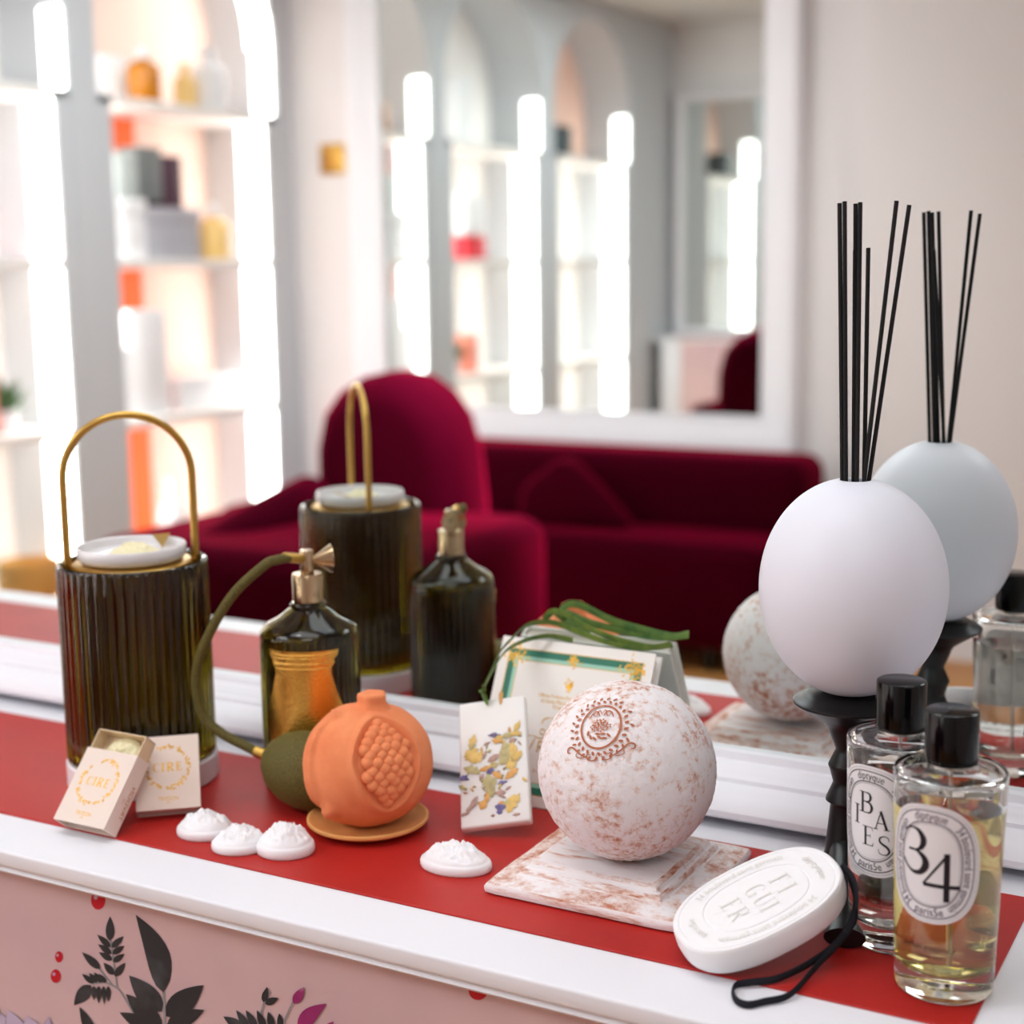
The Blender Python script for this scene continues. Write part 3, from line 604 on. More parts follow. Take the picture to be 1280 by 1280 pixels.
# ================================================================== POMEGRANATE
p = Vector((-.5850, -.1612, 0))
t = thing('saucer', 'small ochre terracotta saucer under the pomegranate', 'saucer', p)
MB().lathe([(0, 0), (.029, 0), (.033, .001), (.0415, .0048), (.0432, .0062), (.0432, .0078), (.0418, .0083), (.0395, .0072), (.031, .0046), (0, .0042)], 72).build('plate', SAUCER, t)
t = thing('pomegranate', 'terracotta pomegranate with a window of seeds', 'ornament', (p.x+.0005, p.y, .0044))
RP = .0474; cdir = (CAM-p); cdir.z = 0; cdir.normalize(); rdir = Vector((-cdir.y, cdir.x, 0))
CZ = .0432; W0, WZ0, WH, WV = .35, .315, .52, .80      # window centre (azimuth to the right), half sizes in radians
def pom(phi, th):   # phi from the camera side to the right, th elevation
    c = math.cos(th)
    r = RP*(1-.015*math.cos(2*th)); z = CZ+RP*(.925 if th < 0 else .925-.055*math.sin(th)**2)*math.sin(th); rr = r*max(0, c)**.94
    du, dv = (phi-W0)*math.cos(th*.85)/WH, (th-WZ0)/WV
    q = (abs(du)**1.7+abs(dv)**1.5)**(1/1.6); off = 0
    if q < 1.25: off = -.0042 if q < .93 else (-.0042+.0056*((q-.93)/.12) if q < 1.05 else .0014*max(0, (1.25-q)/.2))
    f1 = phi+.90+.23*th
    off += .0030*math.exp(-(f1/.05)**2)*max(0, min(1, (1.1-abs(th))*3)); f2 = phi+1.22+.05*th; off += .0022*math.exp(-(f2/.05)**2)*max(0, min(1, (.8-abs(th))*3))
    if f1 < 0: off -= .0016*max(0, min(1, (1.1-abs(th))*3))
    off += .0040*math.exp(-((phi+.71)/.13)**2-((th+.57)/.13)**2)+.0060*math.exp(-(((phi+1.10)*.45)/.09)**2-((th-1.10)/.07)**2)
    off += .0006*noise.noise(Vector((math.cos(phi)*2, math.sin(phi)*2, th*2)))
    d = cdir*math.cos(phi)+rdir*math.sin(phi); return d*(rr+off*c)+Vector((0, 0, z+off*math.sin(th)))
vs = []; fs = []; n, m = 300, 170
for i in range(m+1):
    th = -PI/2+.02+(PI-.04)*i/m
    for k in range(n): vs.append(pom(-PI+2*PI*k/n, th))
for i in range(m):
    for k in range(n): fs.append((i*n+k, i*n+(k+1) % n, (i+1)*n+(k+1) % n, (i+1)*n+k))
fs.append(tuple(range(n-1, -1, -1))); fs.append(tuple(m*n+k for k in range(n)))
MB().add(vs, fs).build('fruit_body', TERRA, t, 60)
cr = MB(); cr.lathe([(.026, .0735), (.0180, .0785), (.0130, .0822), (.0106, .0856), (.0098, .0888), (.0101, .0912), (.0096, .0930), (.0078, .0938), (.005, .0932), (0, .0920)], 48, c=tuple(rdir*.005), ribs=lambda a, r, z: .0007*math.cos(5*a) if z > .085 else 0)
cr.build('crown', TERRA, t, 70)
sd = MB(); rnd = random.Random(4); pts = []
for row in range(-6, 7):
    dv = row*.150; ww = max(0, 1-abs(dv)**1.5)**(1/1.7)
    x = (-.165 if row % 2 else 0)
    while x-.33 > -ww*.80: x -= .33
    while x < ww*.80: pts.append((x+rnd.uniform(-.04, .04), dv+rnd.uniform(-.025, .025))); x += .33
for (u, v) in pts:
    th = WZ0+v*WV; phi = W0+u*WH/math.cos(th*.85); c = pom(phi, th); nrm = (c-Vector((0, 0, CZ))).normalized(); e1 = Vector((0, 0, 1)).cross(nrm).normalized(); e2 = nrm.cross(e1)
    s_ = rnd.uniform(.0043, .0050); vv = []; ff = []
    for i in range(7):
        a = PI*.5*i/6
        for k in range(12):
            b = 2*PI*k/12; vv.append(c+nrm*(.0003+s_*.95*math.cos(a))+(e1*math.cos(b)+e2*math.sin(b)*rnd.uniform(.98, 1.02))*s_*1.02*math.sin(a))
    for i in range(6):
        for k in range(12): ff.append((i*12+k, i*12+(k+1) % 12, (i+1)*12+(k+1) % 12, (i+1)*12+k))
    sd.add(vv, ff)
sd.build('seeds', TERRA, t, 60)
# ================================================================== GIFT BOX, LEANING ON THE MIRROR
Yd = Vector((0, .0560, .1117)).normalized(); b = frame((1, 0, 0), Yd, Vector((1, 0, 0)).cross(Yd)); W, H, D = .128, .1245, .0118
t = thing('gift_box', 'flat ivory gift box with green and gold border leaning on the mirror', 'box', (-.552, -.0752, .0002), b)
MB().rbox(0, W, 0, H, -.0022, 0, .0007, 2).build('front_cover', IVORY, t)
MB().rbox(-.0, W, .0, H, -D-.0022, -D, .0007, 2).build('back_cover', IVORY, t)
MB().rbox(0, .0022, 0, H, -D, -.0022, .0005, 1).build('spine', IVORY, t)
MB().box(.003, W-.004, .003, H-.003, -D, -.0022).build('tray', IVORY_PAGE, t, 0)
g = MB(); fn = lambda x, y: (x, y, .00012+.00001*(len(g.f) % 7))
def rect(x0, x1, y0, y1, mi): g.add([fn(x0, y0), fn(x1, y0), fn(x1, y1), fn(x0, y1)], [(0, 1, 2, 3)], mi)
i0 = .0085
for (o_, w_, mi) in ((i0, .0055, 0), (i0+.0055, .0032, 1)):
    x0, x1, y0, y1 = o_, W-o_, o_, H-o_
    rect(x0, x1, y1-w_, y1, mi); rect(x0, x1, y0, y0+w_, mi); rect(x0, x0+w_, y0+w_, y1-w_, mi); rect(x1-w_, x1, y0+w_, y1-w_, mi)
rnd = random.Random(2)
def dab(x, y, l=.0018, wd=.0006, a=None):
    a = rnd.uniform(0, PI) if a is None else a; q = (math.cos(a), math.sin(a)); p_ = (-q[1], q[0]); f3 = lambda x, y: (x, y, .00025)
    g.add([f3(x-q[0]*l, y-q[1]*l), f3(x+p_[0]*wd, y+p_[1]*wd), f3(x+q[0]*l, y+q[1]*l), f3(x-p_[0]*wd, y-p_[1]*wd)], [(0, 1, 2, 3)], 2)
for k in range(60):
    s_ = i0+(W-2*i0)*k/59
    for yy in (i0, H-i0, i0+.0087, H-i0-.0087): dab(s_, yy, .0011, .00035, 0 if k % 2 else .6)
    s_ = i0+(H-2*i0)*k/59
    for xx in (i0, W-i0, i0+.0087, W-i0-.0087): dab(xx, s_, .0011, .00035, PI/2 if k % 2 else 1.0)
for (cx, cy, n_, sp) in [(i0+.006, H-i0-.006, 46, .008), (W-i0-.006, H-i0-.006, 60, .0085), (i0+.006, i0+.006, 40, .008), (W-i0-.006, i0+.006, 40, .008), (W/2, H-i0-.0045, 26, .004), (W/2, i0+.0045, 26, .004)]:
    for k in range(n_): dab(cx+rnd.gauss(0, sp*.55), cy+rnd.gauss(0, sp*.5), .0017)
ft = lambda x, y: (x, y, .0002)
for k in range(26): dab(W*.5+rnd.gauss(0, .0016), H*.745+rnd.gauss(0, .0024), .0013)
g.add([ft(W*.5+.0021*math.cos(a*PI/8), H*.735+.0026*math.sin(a*PI/8)) for a in range(16)], [tuple(range(16))], 2)
small(g, 'Officina Profumo-Farmaceutica', .004, ft, 2, W*.47, H*.655, .040); small(g, 'di Santa Maria Novella', .004, ft, 2, W*.47, H*.622, .034); small(g, 'Firenze', .004, ft, 2, W*.47, H*.592, .012)
def script(x, y, s_):
    for pts in ([(0, .55), (.15, .9), (.6, 1), (1.1, .9), (1.4, 1.05)], [(.8, .95), (.65, .5), (.45, .1), (.15, .0), (.0, .15), (.15, .3), (.4, .15)], [(1.4, .6), (1.2, .35), (1.3, .25), (1.5, .4)]):
        a, f_ = stroke(pts, [.03+.05*(k % 2) for k in range(len(pts))]); g.add([ft(x+v[0]*s_, y+v[1]*s_) for v in a], f_, 2)
script(W*.37, H*.43, .013); script(W*.27, H*.31, .013)
small(g, 'Tavolette', .013, ft, 2, W*.62, H*.44, .042); small(g, 'Profumate', .013, ft, 2, W*.56, H*.32, .048); small(g, 'in cera', .0045, ft, 2, W*.42, H*.2, .012)
g.build('cover_print', [GREEN_D, GREEN_L, FOIL], t, 0, fix=False)
# ---- wax tablet
X, Y, Z = frame((.9188, .3572, .1681), (-.3649, .6063, .7065), (.1504, -.7105, .6874)); W, H, D = .0497, .0982, .009
TB = Vector((-.5146, -.1505, .0064))
t = thing('scented_tablet', 'white wax tablet set with dried flowers, tied with green ribbon', 'tablet', TB, (X, Y, Z))
MB().rbox(0, W, 0, H, -D, 0, .0016, 3).build('wax_slab', WAX_TAB, t)
pf = MB(); rnd = random.Random(11)
def petal(x, y, l, wd, a, mi, lift=.0004):
    n_ = 7; q = Vector((math.cos(a), math.sin(a))); p_ = Vector((-q.y, q.x)); vs = []
    for k in range(n_+1):
        s_ = k/n_; wv = wd*math.sin(PI*min(1, s_*.96+.02))**.8*(1+.42*rnd.uniform(-1, 1)); c = Vector((x, y))+q*(l*(s_-.5)); zz = lift-.0002+.0006*math.sin(PI*s_)+rnd.uniform(0, .0003)
        for s2 in (-1, 0, 1): v = c+p_*(wv*s2*.5); vs.append((v.x, v.y, zz+(.0005 if s2 == 0 else -.0003)))
    pf.add(vs, [(3*k+j, 3*k+j+1, 3*k+j+4, 3*k+j+3) for k in range(n_) for j in range(2)], mi)
def tp(px, py):  # crop pixels of the tablet face -> slab coordinates
    return ((px-25)/(572-25)*W*(1+.0), (1150-py)/(1150-160)*H)
for (px, py, l, wd, a, mi) in [(135,485,.012,.006,1.3,0),(130,510,.010,.006,1.5,1),(120,575,.012,.006,.5,0),(140,610,.013,.007,.2,0),(180,615,.012,.007,1.0,0),(120,710,.012,.007,-.4,1),(150,720,.009,.005,-.6,1),
    (60,770,.008,.004,-.3,2),(315,458,.010,.0032,-.1,2),(340,510,.010,.004,-.3,4),(345,490,.008,.004,.3,0),(420,475,.008,.005,.1,1),(495,420,.012,.004,1.1,0),(480,470,.010,.004,.0,0),(460,520,.006,.004,.3,3),
    (400,560,.012,.007,1.9,1),(410,610,.016,.009,1.2,1),(390,650,.012,.008,1.0,1),(450,600,.014,.007,1.5,0),(490,650,.010,.006,.9,0),(440,710,.012,.006,1.8,0),(440,780,.012,.005,.6,4),
    (240,715,.010,.004,.1,4),(270,735,.007,.005,1.0,2),(300,700,.008,.005,.4,1),(330,780,.010,.004,-.7,4),(365,840,.007,.003,.2,2),(265,850,.019,.0105,1.7,1),(245,830,.014,.005,1.5,1),(240,945,.010,.003,1.4,4),(208,990,.008,.005,1.0,4),
    (345,915,.008,.004,-.1,3),(130,970,.012,.005,1.0,3),(115,1000,.010,.004,.6,3),(60,1045,.007,.003,.2,3),(340,1030,.010,.006,1.4,2),(350,1000,.006,.004,.2,4),(430,1010,.014,.008,1.2,0),(460,990,.012,.006,1.0,0),(395,1000,.007,.004,.4,1),
    (50,840,.007,.004,-.5,1),(140,845,.003,.002,0,0),(543,840,.005,.0022,-.9,0),(60,760,.006,.003,.4,2),(230,605,.007,.003,1.2,3),(300,640,.010,.004,.5,3)]:
    x, y = tp(px, py); petal(x, y, l, wd, a, mi)
for k in range(46):
    x, y = tp(rnd.gauss(300, 130), rnd.gauss(760, 180))
    if .003 < x < W-.003 and .004 < y < H*.74: petal(x, y, rnd.uniform(.002, .006), rnd.uniform(.001, .003), rnd.uniform(0, PI), rnd.choice((0, 1, 1, 3, 3, 4)), .0002)
x, y = tp(378, 165); petal(x, y+.001, .013, .0030, 1.5, 4, .0002)
pf.build('pressed_petals', [PETAL_Y, PETAL_K, PETAL_V, PETAL_B, PETAL_O], t, 60, fix=False)
Mi = Matrix((X, Y, Z)).transposed().to_4x4(); Mi.translation = TB; Mi.invert()
hx, hy = tp(245, 165)
def loc_(p): return Mi @ Vector(p)
top = lambda px, py, y: loc_(aty(px, py, y))
A = [Vector((hx+.002, hy-.004, .0006)), Vector((hx, hy+.001, .0012)), Vector((hx-.002, hy+.0085, .0005)), top(604, 858, -.088), top(613, 840, -.074), top(625, 815, -.055), top(640, 798, -.040), top(660, 781, -.024), top(690, 778, -.015), top(720, 789, -.014), top(760, 803, -.018), top(800, 810, -.018), top(840, 806, -.016)]
Bp = [Vector((hx+.002, hy-.004, .0008)), Vector((hx+.001, hy+.002, .0016)), Vector((hx-.0015, hy+.0085, .0010)), top(606, 858, -.088), top(618, 835, -.072), top(632, 814, -.053), top(655, 801, -.036), top(682, 795, -.023), top(700, 797, -.0175), top(716, 800, -.0155)]
Cp = [top(681, 776, -.010), top(686, 768, -.012), top(694, 764, -.014), top(708, 769, -.0155), top(740, 787, -.017), top(775, 800, -.019), top(815, 809, -.0185), top(838, 805, -.0175)]
rb = MB()
for Q in (A, Bp, Cp): rb.tube(catmull(Q, 6), .0028, 8, r2=.0004, side=Mi.to_3x3() @ Vector((.45, -.35, .8)))
rb.build('ribbon', RIBBON, t, 60)
# ================================================================== SPHERE AND PEDESTAL
SC = Vector((-.3816, -.1640, .0742)); RS = .0567
t = thing('scented_sphere', 'large chalky white terracotta sphere with stamped oval emblem', 'ornament', SC-Vector((0, 0, RS)))
bm = bmesh.new(); bmesh.ops.create_icosphere(bm, subdivisions=6, radius=RS)
for v in bm.verts:
    n_ = v.co.normalized(); d = noise.noise(n_*26)*.00050+noise.noise(n_*60+Vector((3, 1, 2)))*.00034+min(0, noise.noise(n_*34+Vector((9, 1, 4)))+.1)*.0010; v.co = n_*(RS+d); v.co.z += RS
    if v.co.z < .0016: v.co.z = .0016-(.0016-v.co.z)*.0+(-.0016)
MB().frombm(bm).build('ball', PATINA, t, 60)
n0 = Vector((.013, -.7065, .7076)).normalized(); e1 = (RT-n0*RT.dot(n0)).normalized(); e2 = n0.cross(e1)
em = MB()
def fs_(u, v):
    c, s_ = math.cos(-.13), math.sin(-.13); u, v = u*c-v*s_, u*s_+v*c
    q = (n0+e1*u*1.12+e2*v).normalized()*(RS+.00075); return (q.x, q.y, q.z+RS)
n_ = 64; ov = lambda a, b: [(a*math.sin(2*PI*k/n_), b*math.cos(2*PI*k/n_)) for k in range(n_)]
band(em, ov(.212, .276), ov(.190, .254), fs_, 0)
def bl(u, v, ru, rv, a=0):
    pts = []
    for k in range(12):
        x, y = ru*math.cos(k*PI/6), rv*math.sin(k*PI/6); pts.append(fs_(u+x*math.cos(a)-y*math.sin(a), v+x*math.sin(a)+y*math.cos(a)))
    em.add(pts, [tuple(range(12))])
for k in range(26):
    a = 2*PI*k/26
    bl(.262*math.sin(a), .33*math.cos(a), .026, .015, PI/2-a+.5)
    if not .7 < a < 2.0 or k % 2 == 0: bl(.318*math.sin(a+.1), .388*math.cos(a+.1), .028, .013, PI/2-a-.6)
def cur(pts, w_=.013):
    a, f_ = stroke(pts, [w_*.5]+[w_]*(len(pts)-2)+[w_*.5]); em.add([fs_(*v) for v in a], f_)
for s_ in (-1, 1):
    cur([(s_*.02, -.32), (s_*.05, -.40), (s_*.12, -.39), (s_*.13, -.33), (s_*.08, -.33)]); cur([(s_*.14, -.36), (s_*.22, -.30), (s_*.30, -.22), (s_*.36, -.22), (s_*.37, -.27), (s_*.33, -.28)], .018)
    cur([(s_*.02, .12), (s_*.05, .18), (s_*.09, .17), (s_*.12, .10)], .016); cur([(0, .14), (s_*.03, .20), (s_*.06, .12), (s_*.1, .17)], .010)
    cur([(s_*.13, -.34), (s_*.2, -.36), (s_*.26, -.33), (s_*.24, -.28)], .012)
rnd = random.Random(5)
for (u, v) in [(0, 0), (.045, .02), (-.045, .015), (.02, .05), (-.025, .05), (.05, -.035), (-.05, -.04), (0, -.05), (.08, -.01), (-.075, -.01)]:
    for k in range(5):
        a = 2*PI*k/5+u*9; bl(u+.022*math.cos(a), v+.022*math.sin(a), .011, .008, a)
for (u, v) in [(-.09, -.13), (-.05, -.15), (0, -.14), (.05, -.15), (.09, -.12), (-.02, -.1), (.03, -.1), (-.12, -.08)]: bl(u, v, .03, .012, rnd.uniform(0, PI))
em.build('emblem', TERRA_INK, t, 60)
t = thing('pedestal', 'square stepped chalky plaster pedestal under the sphere', 'pedestal', (-.388, -.1593, 0))
hs = .0665
pr = [(hs-.003, 0), (hs-.0005, .0012), (hs, .003), (hs, .0052), (hs-.0012, .0070), (hs-.004, .0078), (hs-.016, .0096), (hs-.0172, .0104), (hs-.0180, .0122), (hs-.0195, .0135), (hs-.0212, .0142), (hs-.0222, .0160), (hs-.0235, .0171), (hs-.026, .0174)]
vs = []; fs = []; n_ = 14
for (h_, z) in pr:
    for k in range(4*n_):
        s_, q = divmod(k, n_); u = -1+2*q/n_; x, y = [(u, -1), (1, u), (-u, 1), (-1, -u)][s_]
        j = 1-.018*(abs(u)**12)
        vs.append((x*h_*j+.0006*noise.noise(Vector((x*4, y*4, z*90))), y*h_*j+.0006*noise.noise(Vector((y*4, x*4, z*90+7))), z))
N4 = 4*n_
for i in range(len(pr)-1):
    for k in range(N4): fs.append((i*N4+k, i*N4+(k+1) % N4, (i+1)*N4+(k+1) % N4, (i+1)*N4+k))
fs += [tuple(range(N4-1, -1, -1)), tuple((len(pr)-1)*N4+k for k in range(N4))]
pm = MB().add(vs, fs)
for i in (4, 5, 7, 8, 11, 12):
    for k in range(N4): pm.m[i*N4+k] = 1
pm.build('plinth', [PATINA_BASE, PATINA_EDGE], t, 35, fix=False)
# ================================================================== EGG DIFFUSER
ex, ey = -.2540, -.1095
t = thing('stand', 'black turned stand carrying the white egg vase', 'stand', (ex, ey, 0))
MB().lathe([(0, .1275), (.0255, .1275), (.0268, .1262), (.0290, .1256), (.0300, .1240), (.0335, .1232), (.0350, .1220), (.0348, .1206), (.0320, .1190), (.0230, .1130), (.0150, .1075), (.0132, .1040), (.0122, .1010), (.0086, .0920), (.0082, .0905), (.0088, .0890), (.0122, .0815), (.0126, .0800), (.0118, .0780), (.0096, .0700), (.0094, .0690), (.0105, .0660), (.0136, .0588), (.0138, .0574), (.0112, .0560), (.0108, .0545), (.0116, .0450), (.0135, .0250), (.0150, .0150), (.0150, .011), (0, .010)], 64).build('column', BLACK, t, 50)
for a in (math.radians(-74), math.radians(10), math.radians(96)):
    d = Vector((math.cos(a), math.sin(a), 0)); L_ = .092 if a < 0 else .044
    MB().tube([d*s_*L_+Vector((0, 0, z)) for s_, z in ((.02, .026), (.2, .0225), (.45, .0165), (.7, .0115), (.9, .0080), (1, .0068))], [.0115, .0105, .0090, .0078, .0070, .0066], 20, r2=[.011, .0105, .0105, .0112, .0122, .0120]).build('foot', BLACK, t, 50)
t = thing('egg_vase', 'white satin egg-shaped vase holding black reeds', 'diffuser', (ex, ey, .1262))
pr = []; HE = .1358
for k in range(61):
    th = PI*k/60; z = HE*(1-math.cos(th))/2; r = .0572*math.sin(th)**.97; pr.append((r, z))
pr = [(0, .0013)]+[(r, max(z, .0013)) for r, z in pr if r > .0155 and z < HE*.5]+[(r, z) for r, z in pr if z >= HE*.5 and r > .0100]
zt = pr[-1][1]; pr += [(.0094, zt+.0003), (.0088, zt-.0006), (.0086, zt-.004)]+[(.0525*math.sin(math.acos(max(-1, min(1, c)))), HE/2+HE*.46*c) for c in (.96, .9, .8, .6, .4, .2, 0, -.3, -.6, -.8, -.95)]+[(0, HE*.05)]
MB().lathe(pr, 96).build('glass_shell', EGG, t, 60)
z0 = .1262+zt
for k, (b_, tp_, lb) in enumerate([((-.2618, -.1105), (-.2694, -.1030, .4266), 'leftmost tall black reed in the egg vase'), ((-.2590, -.1125), (-.2662, -.1035, .4275), 'second tall black reed from the left in the egg vase'),
        ((-.2565, -.1045), (-.2606, -.0985, .3985), 'shorter black reed behind the left bundle'), ((-.2548, -.1075), (-.2617, -.0960, .4262), 'third tall black reed from the left, close to the bundle'),
        ((-.2522, -.1125), (-.2580, -.0990, .4268), 'upright tall black reed in the middle of the egg vase'), ((-.2500, -.1045), (-.2568, -.0835, .4000), 'shorter black reed right of the upright middle one'),
        ((-.2482, -.1110), (-.2357, -.1010, .4269), 'tall black reed leaning right, inner of the two'), ((-.2464, -.1070), (-.2289, -.0980, .4244), 'tall black reed leaning farthest right in the vase')]):
    a, b = Vector((*b_, z0)), Vector(tp_); lo = a+(a-b)*(.05/(b.z-a.z))*1.0
    o = MB().tube([lo-lo, (a-lo), (b-lo)*.5+(a-lo)*.0 if False else ((a-lo)+((b-lo)-(a-lo))*.5), b-lo], .00138, 12).build('reed', REED, None, 50); o.location = lo
    tag(o, lb, 'reed', 'black reeds in the egg vase')
# ================================================================== CERAMIC OVAL
c = Vector((-.2705, -.2306, .0361)); Zn = Vector((-.1222, -.3656, .9227)); X, Y, Z = frame((.6646, .6604, .3497), None, Zn)
A_, B_, TH = .0513, .0322, .0180
t = thing('scented_oval', 'white ceramic scented oval with black cord, propped on the stand foot', 'ornament', c-Z*TH, (X, Y, Z))
n_ = 120; vs = []; fs = []
so = [(0, 0), (.90, 0), (.955, .0008), (.985, .0030), (1., .0075), (1., .0140), (.992, .0166), (.972, .0178), (.950, .0180), (.925, .0177), (.915, .0172), (.905, .0177), (.64, .0177), (.63, .0171), (.615, .0171), (.600, .0177), (.30, .0179), (.0, .0179)]
for (k_, z) in so:
    for (x, y) in superell(A_, B_, 2.45, n_):
        # keep the border the same width all round
        f = (1-k_)*B_*1.0; L_ = math.hypot(x, y); vs.append((x*k_+math.copysign(min(abs(x)*(1-k_), f*.0), x), y*k_, z))
for i in range(len(so)-1):
    for k in range(n_): fs.append((i*n_+k, (i)*n_+(k+1) % n_, (i+1)*n_+(k+1) % n_, (i+1)*n_+k))
MB().add(vs, fs).build('oval_body', CERAMIC_MATT, t, 28)
lt = MB()
def emb(x, y): return (x, y, .0182)
# letters run along the short axis, reading with the long axis pointing up
def rot(x, y): return emb(y, -x)
for s_, yy, x_ in (('F', .0232, 0), ('I', .0232, .008)): pass
for (s_, xx, yy) in (('F', -.0045, .0175), ('I', .0045, .0175), ('G', -.0055, .002), ('U', .0045, .002), ('I', .0115, .002), ('E', -.0045, -.0145), ('R', .0055, -.0145)):
    gl = glyph(s_, .0118, .8); lt.add([rot(xx+v[0]*.85, yy+v[1]) for v in gl[0]], gl[1])
pth = superell(A_*.775, B_*.775, 2.45, 160)
ringtext(lt, 'diptyque', .0060, pth, .25, emb, 0, length=.024); ringtext(lt, '34 boulevard saint germain', .0058, pth, .52, emb, 0, length=.062); ringtext(lt, 'paris5e', .0058, pth, .75, emb, 0, length=.018); ringtext(lt, '34 boulevard saint germain', .0058, pth, .0, emb, 0, length=.058)
lt.build('raised_lettering', LETTER_SHADE, t, 0, fix=False)
Mi = Matrix((X, Y, Z)).transposed().to_4x4(); Mi.translation = c-Z*TH; Mi.invert()
cp = [(A_-.004, .003, -.0004)]
cw = [atz(1052, 1082, .050), atz(1066, 1098, .046), atz(1071, 1122, .038), atz(1067, 1150, .027), atz(1045, 1180, .014), atz(1010, 1205, .006), atz(972, 1223, .003), atz(938, 1228, .0018), atz(921, 1231, .0012), atz(916, 1240, .0008), atz(921, 1251, .0008), atz(935, 1256, .0010), atz(956, 1252, .0010), atz(980, 1247, .0014), atz(996, 1236, .0022), atz(1022, 1206, .006), atz(1050, 1176, .016), atz(1064, 1148, .027), atz(1068, 1120, .036), atz(1061, 1092, .045)]
Q = [Mi @ p for p in catmull(cw, 6)]
MB().tube(Q, .0021, 10, r2=.0009, side=Mi.to_3x3() @ Vector((.0, .3, 1))).build('cord', CORD, t, 60)
# ================================================================== ROOM SPRAY BOTTLES
def spray(label, x, y, phi, liquid, level, ink, big):
    t = thing('room_spray', label, 'perfume bottle', (x, y, 0), group=None)
    R0, R1, HB = .0263, .0301, .1245
    ro = lambda z: R0+(R1-R0)*min(1, max(0, z/HB))
    out = [(0, .0015), (.018, .0012), (.0225, 0), (R0-.0012, .0006), (R0, .0030)]+[(ro(.003+.116*k/8), .003+.116*k/8) for k in range(1, 9)]+[(R1-.0001, .1215), (R1-.0011, .1238), (R1-.0035, .1247), (.013, .1250), (.0095, .1252), (.0095, .1275), (.0072, .1275), (.0072, .1225)]
    inn = [(.012, .1222), (R1-.0062, .1215), (R1-.0040, .1195), (R1-.0030, .1160)]+[(ro(.018+.098*k/6)-.0026, .018+.098*k/6) for k in range(5, -1, -1)]+[(R0-.0040, .0152), (R0-.008, .0136), (.010, .0128), (0, .0126)]
    MB().lathe(out+inn, 96).build('glass_body', GLASS, t, 40)
    e_ = .00012
    MB().lathe([(0, .0125), (.010, .0127), (R0-.0078, .0135), (R0-.0038, .0151)]+[(ro(.018+(level-.018)*k/6)-.0026+e_, .018+(level-.018)*k/6) for k in range(7)]+[(0, level)], 96).build('liquid', liquid, t, 40)
    MB().tube([(.002, 0, .0145), (.001, 0, .06), (0, 0, .122)], .0011, 12).build('dip_tube', PLASTIC_TUBE, t)
    MB().lathe([(0, .1254), (.0112, .1254), (.0112, .1285), (0, .1285)], 48).build('collar', STEEL, t)
    MB().lathe([(0, .1272), (.0132, .1272), (.0140, .1277), (.0141, .1290), (.0141, .1545), (.0138, .1555), (.0130, .1560), (0, .1560)], 64).build('cap', BLACK_CAP, t, 40)
    cd = CAM-Vector((x, y, 0)); cd.z = 0; cd.normalize(); rd = Vector((-cd.y, cd.x, 0))
    zc = .0790; a, b = .0263, .0328
    f0 = cyl(0, 0, ro, phi, cd, rd, .00025); fL = lambda u, v: f0(u, zc+v)
    L1 = MB(); n_ = 128; rings = [superell(a*k, b*k, 2.5, n_) for k in (1, .9, .78, .62, .46, .3, .15, .02)]
    for A, B in zip(rings, rings[1:]): band(L1, A, B, fL, 0)
    L1.add([fL(*p) for p in rings[-1]], [tuple(range(n_))])
    lb = L1.build('label_plate', LABEL_WHITE, t, 60)
    f1 = cyl(0, 0, ro, phi, cd, rd, .00042); fI = lambda u, v: f1(u, zc+v)
    tx = MB()
    for (da, w_) in ((.0014, .00014), (.0029, .00055), (.0091, .00055), (.0104, .00016)):
        band(tx, superell(a-da, b-da, 2.5, n_), superell(a-da-w_, b-da-w_, 2.5, n_), fI, 0)
    pt = superell(a-.0062, b-.0062, 2.5, 200)
    ringtext(tx, 'diptyque', .0066, pt, .0, fI, 0, length=.0180); ringtext(tx, '34 boulevard saint germain', .0062, pt, .265, fI, 0, length=.0500)
    ringtext(tx, '34 boulevard saint germain', .0062, pt, .735, fI, 0, length=.0500); ringtext(tx, 'paris5e', .0064, pt, .5, fI, 0, flip=True, length=.0150)
    big(tx, fI)
    small(tx, "parfum d'intérieur", .0042, lambda u, v: f1(u, v), 1, 0, .0305, .0290); small(tx, 'interior scent', .0030, lambda u, v: f1(u, v), 1, .001, .0262, .0140)
    tx.build('label_print', [ink, INK], lb, 0, fix=False)
    return t
def baies(tx, fI):
    for ch, u, v, h_ in (('B', -.0024, .0108, .0122), ('A', .0074, .0022, .0112), ('I', -.0092, .0026, .0112), ('E', -.0010, -.0088, .0112), ('S', .0090, -.0126, .0112)):
        gl = glyph(ch, h_, .9); tx.add([fI(u+q[0], v+q[1]) for q in gl[0]], gl[1], 1)
def thirtyfour(tx, fI):
    def st(pts, ws, cur=True):
        a, f_ = stroke(pts, ws, 8, cur); tx.add([fI(*v) for v in a], f_, 2)
    st([(-.0150, .0158), (-.0125, .0180), (-.0092, .0186), (-.0058, .0170), (-.0036, .0130), (-.0046, .0088), (-.0078, .0066), (-.0125, .0062)], [.0005, .0008, .0012, .0024, .0035, .0026, .0010, .0006])
    st([(-.0118, .0064), (-.0072, .0062), (-.0030, .0030), (-.0022, -.0010), (-.0048, -.0050), (-.0090, -.0060), (-.0130, -.0040), (-.0160, .0000)], [.0006, .0015, .0031, .0039, .0029, .0019, .0009, .0006])
    st([(.0096, .0072), (-.0034, -.0112)], [.0014, .0011], False); st([(.0090, .0072), (.0090, -.0196)], [.0031, .0031], False); st([(-.0032, -.0112), (.0158, -.0112)], [.0021, .0021], False)
_old = MB.build
def spray_mats(o):   # third ink slot for the big numerals
    o.data.materials.append(INK_BLACK34)
a_ = spray('clear room spray lettered BAIES with black cap, behind the yellow one', -.2074, -.1690, math.radians(-32), LIQ_CLEAR, .1015, INK, baies)
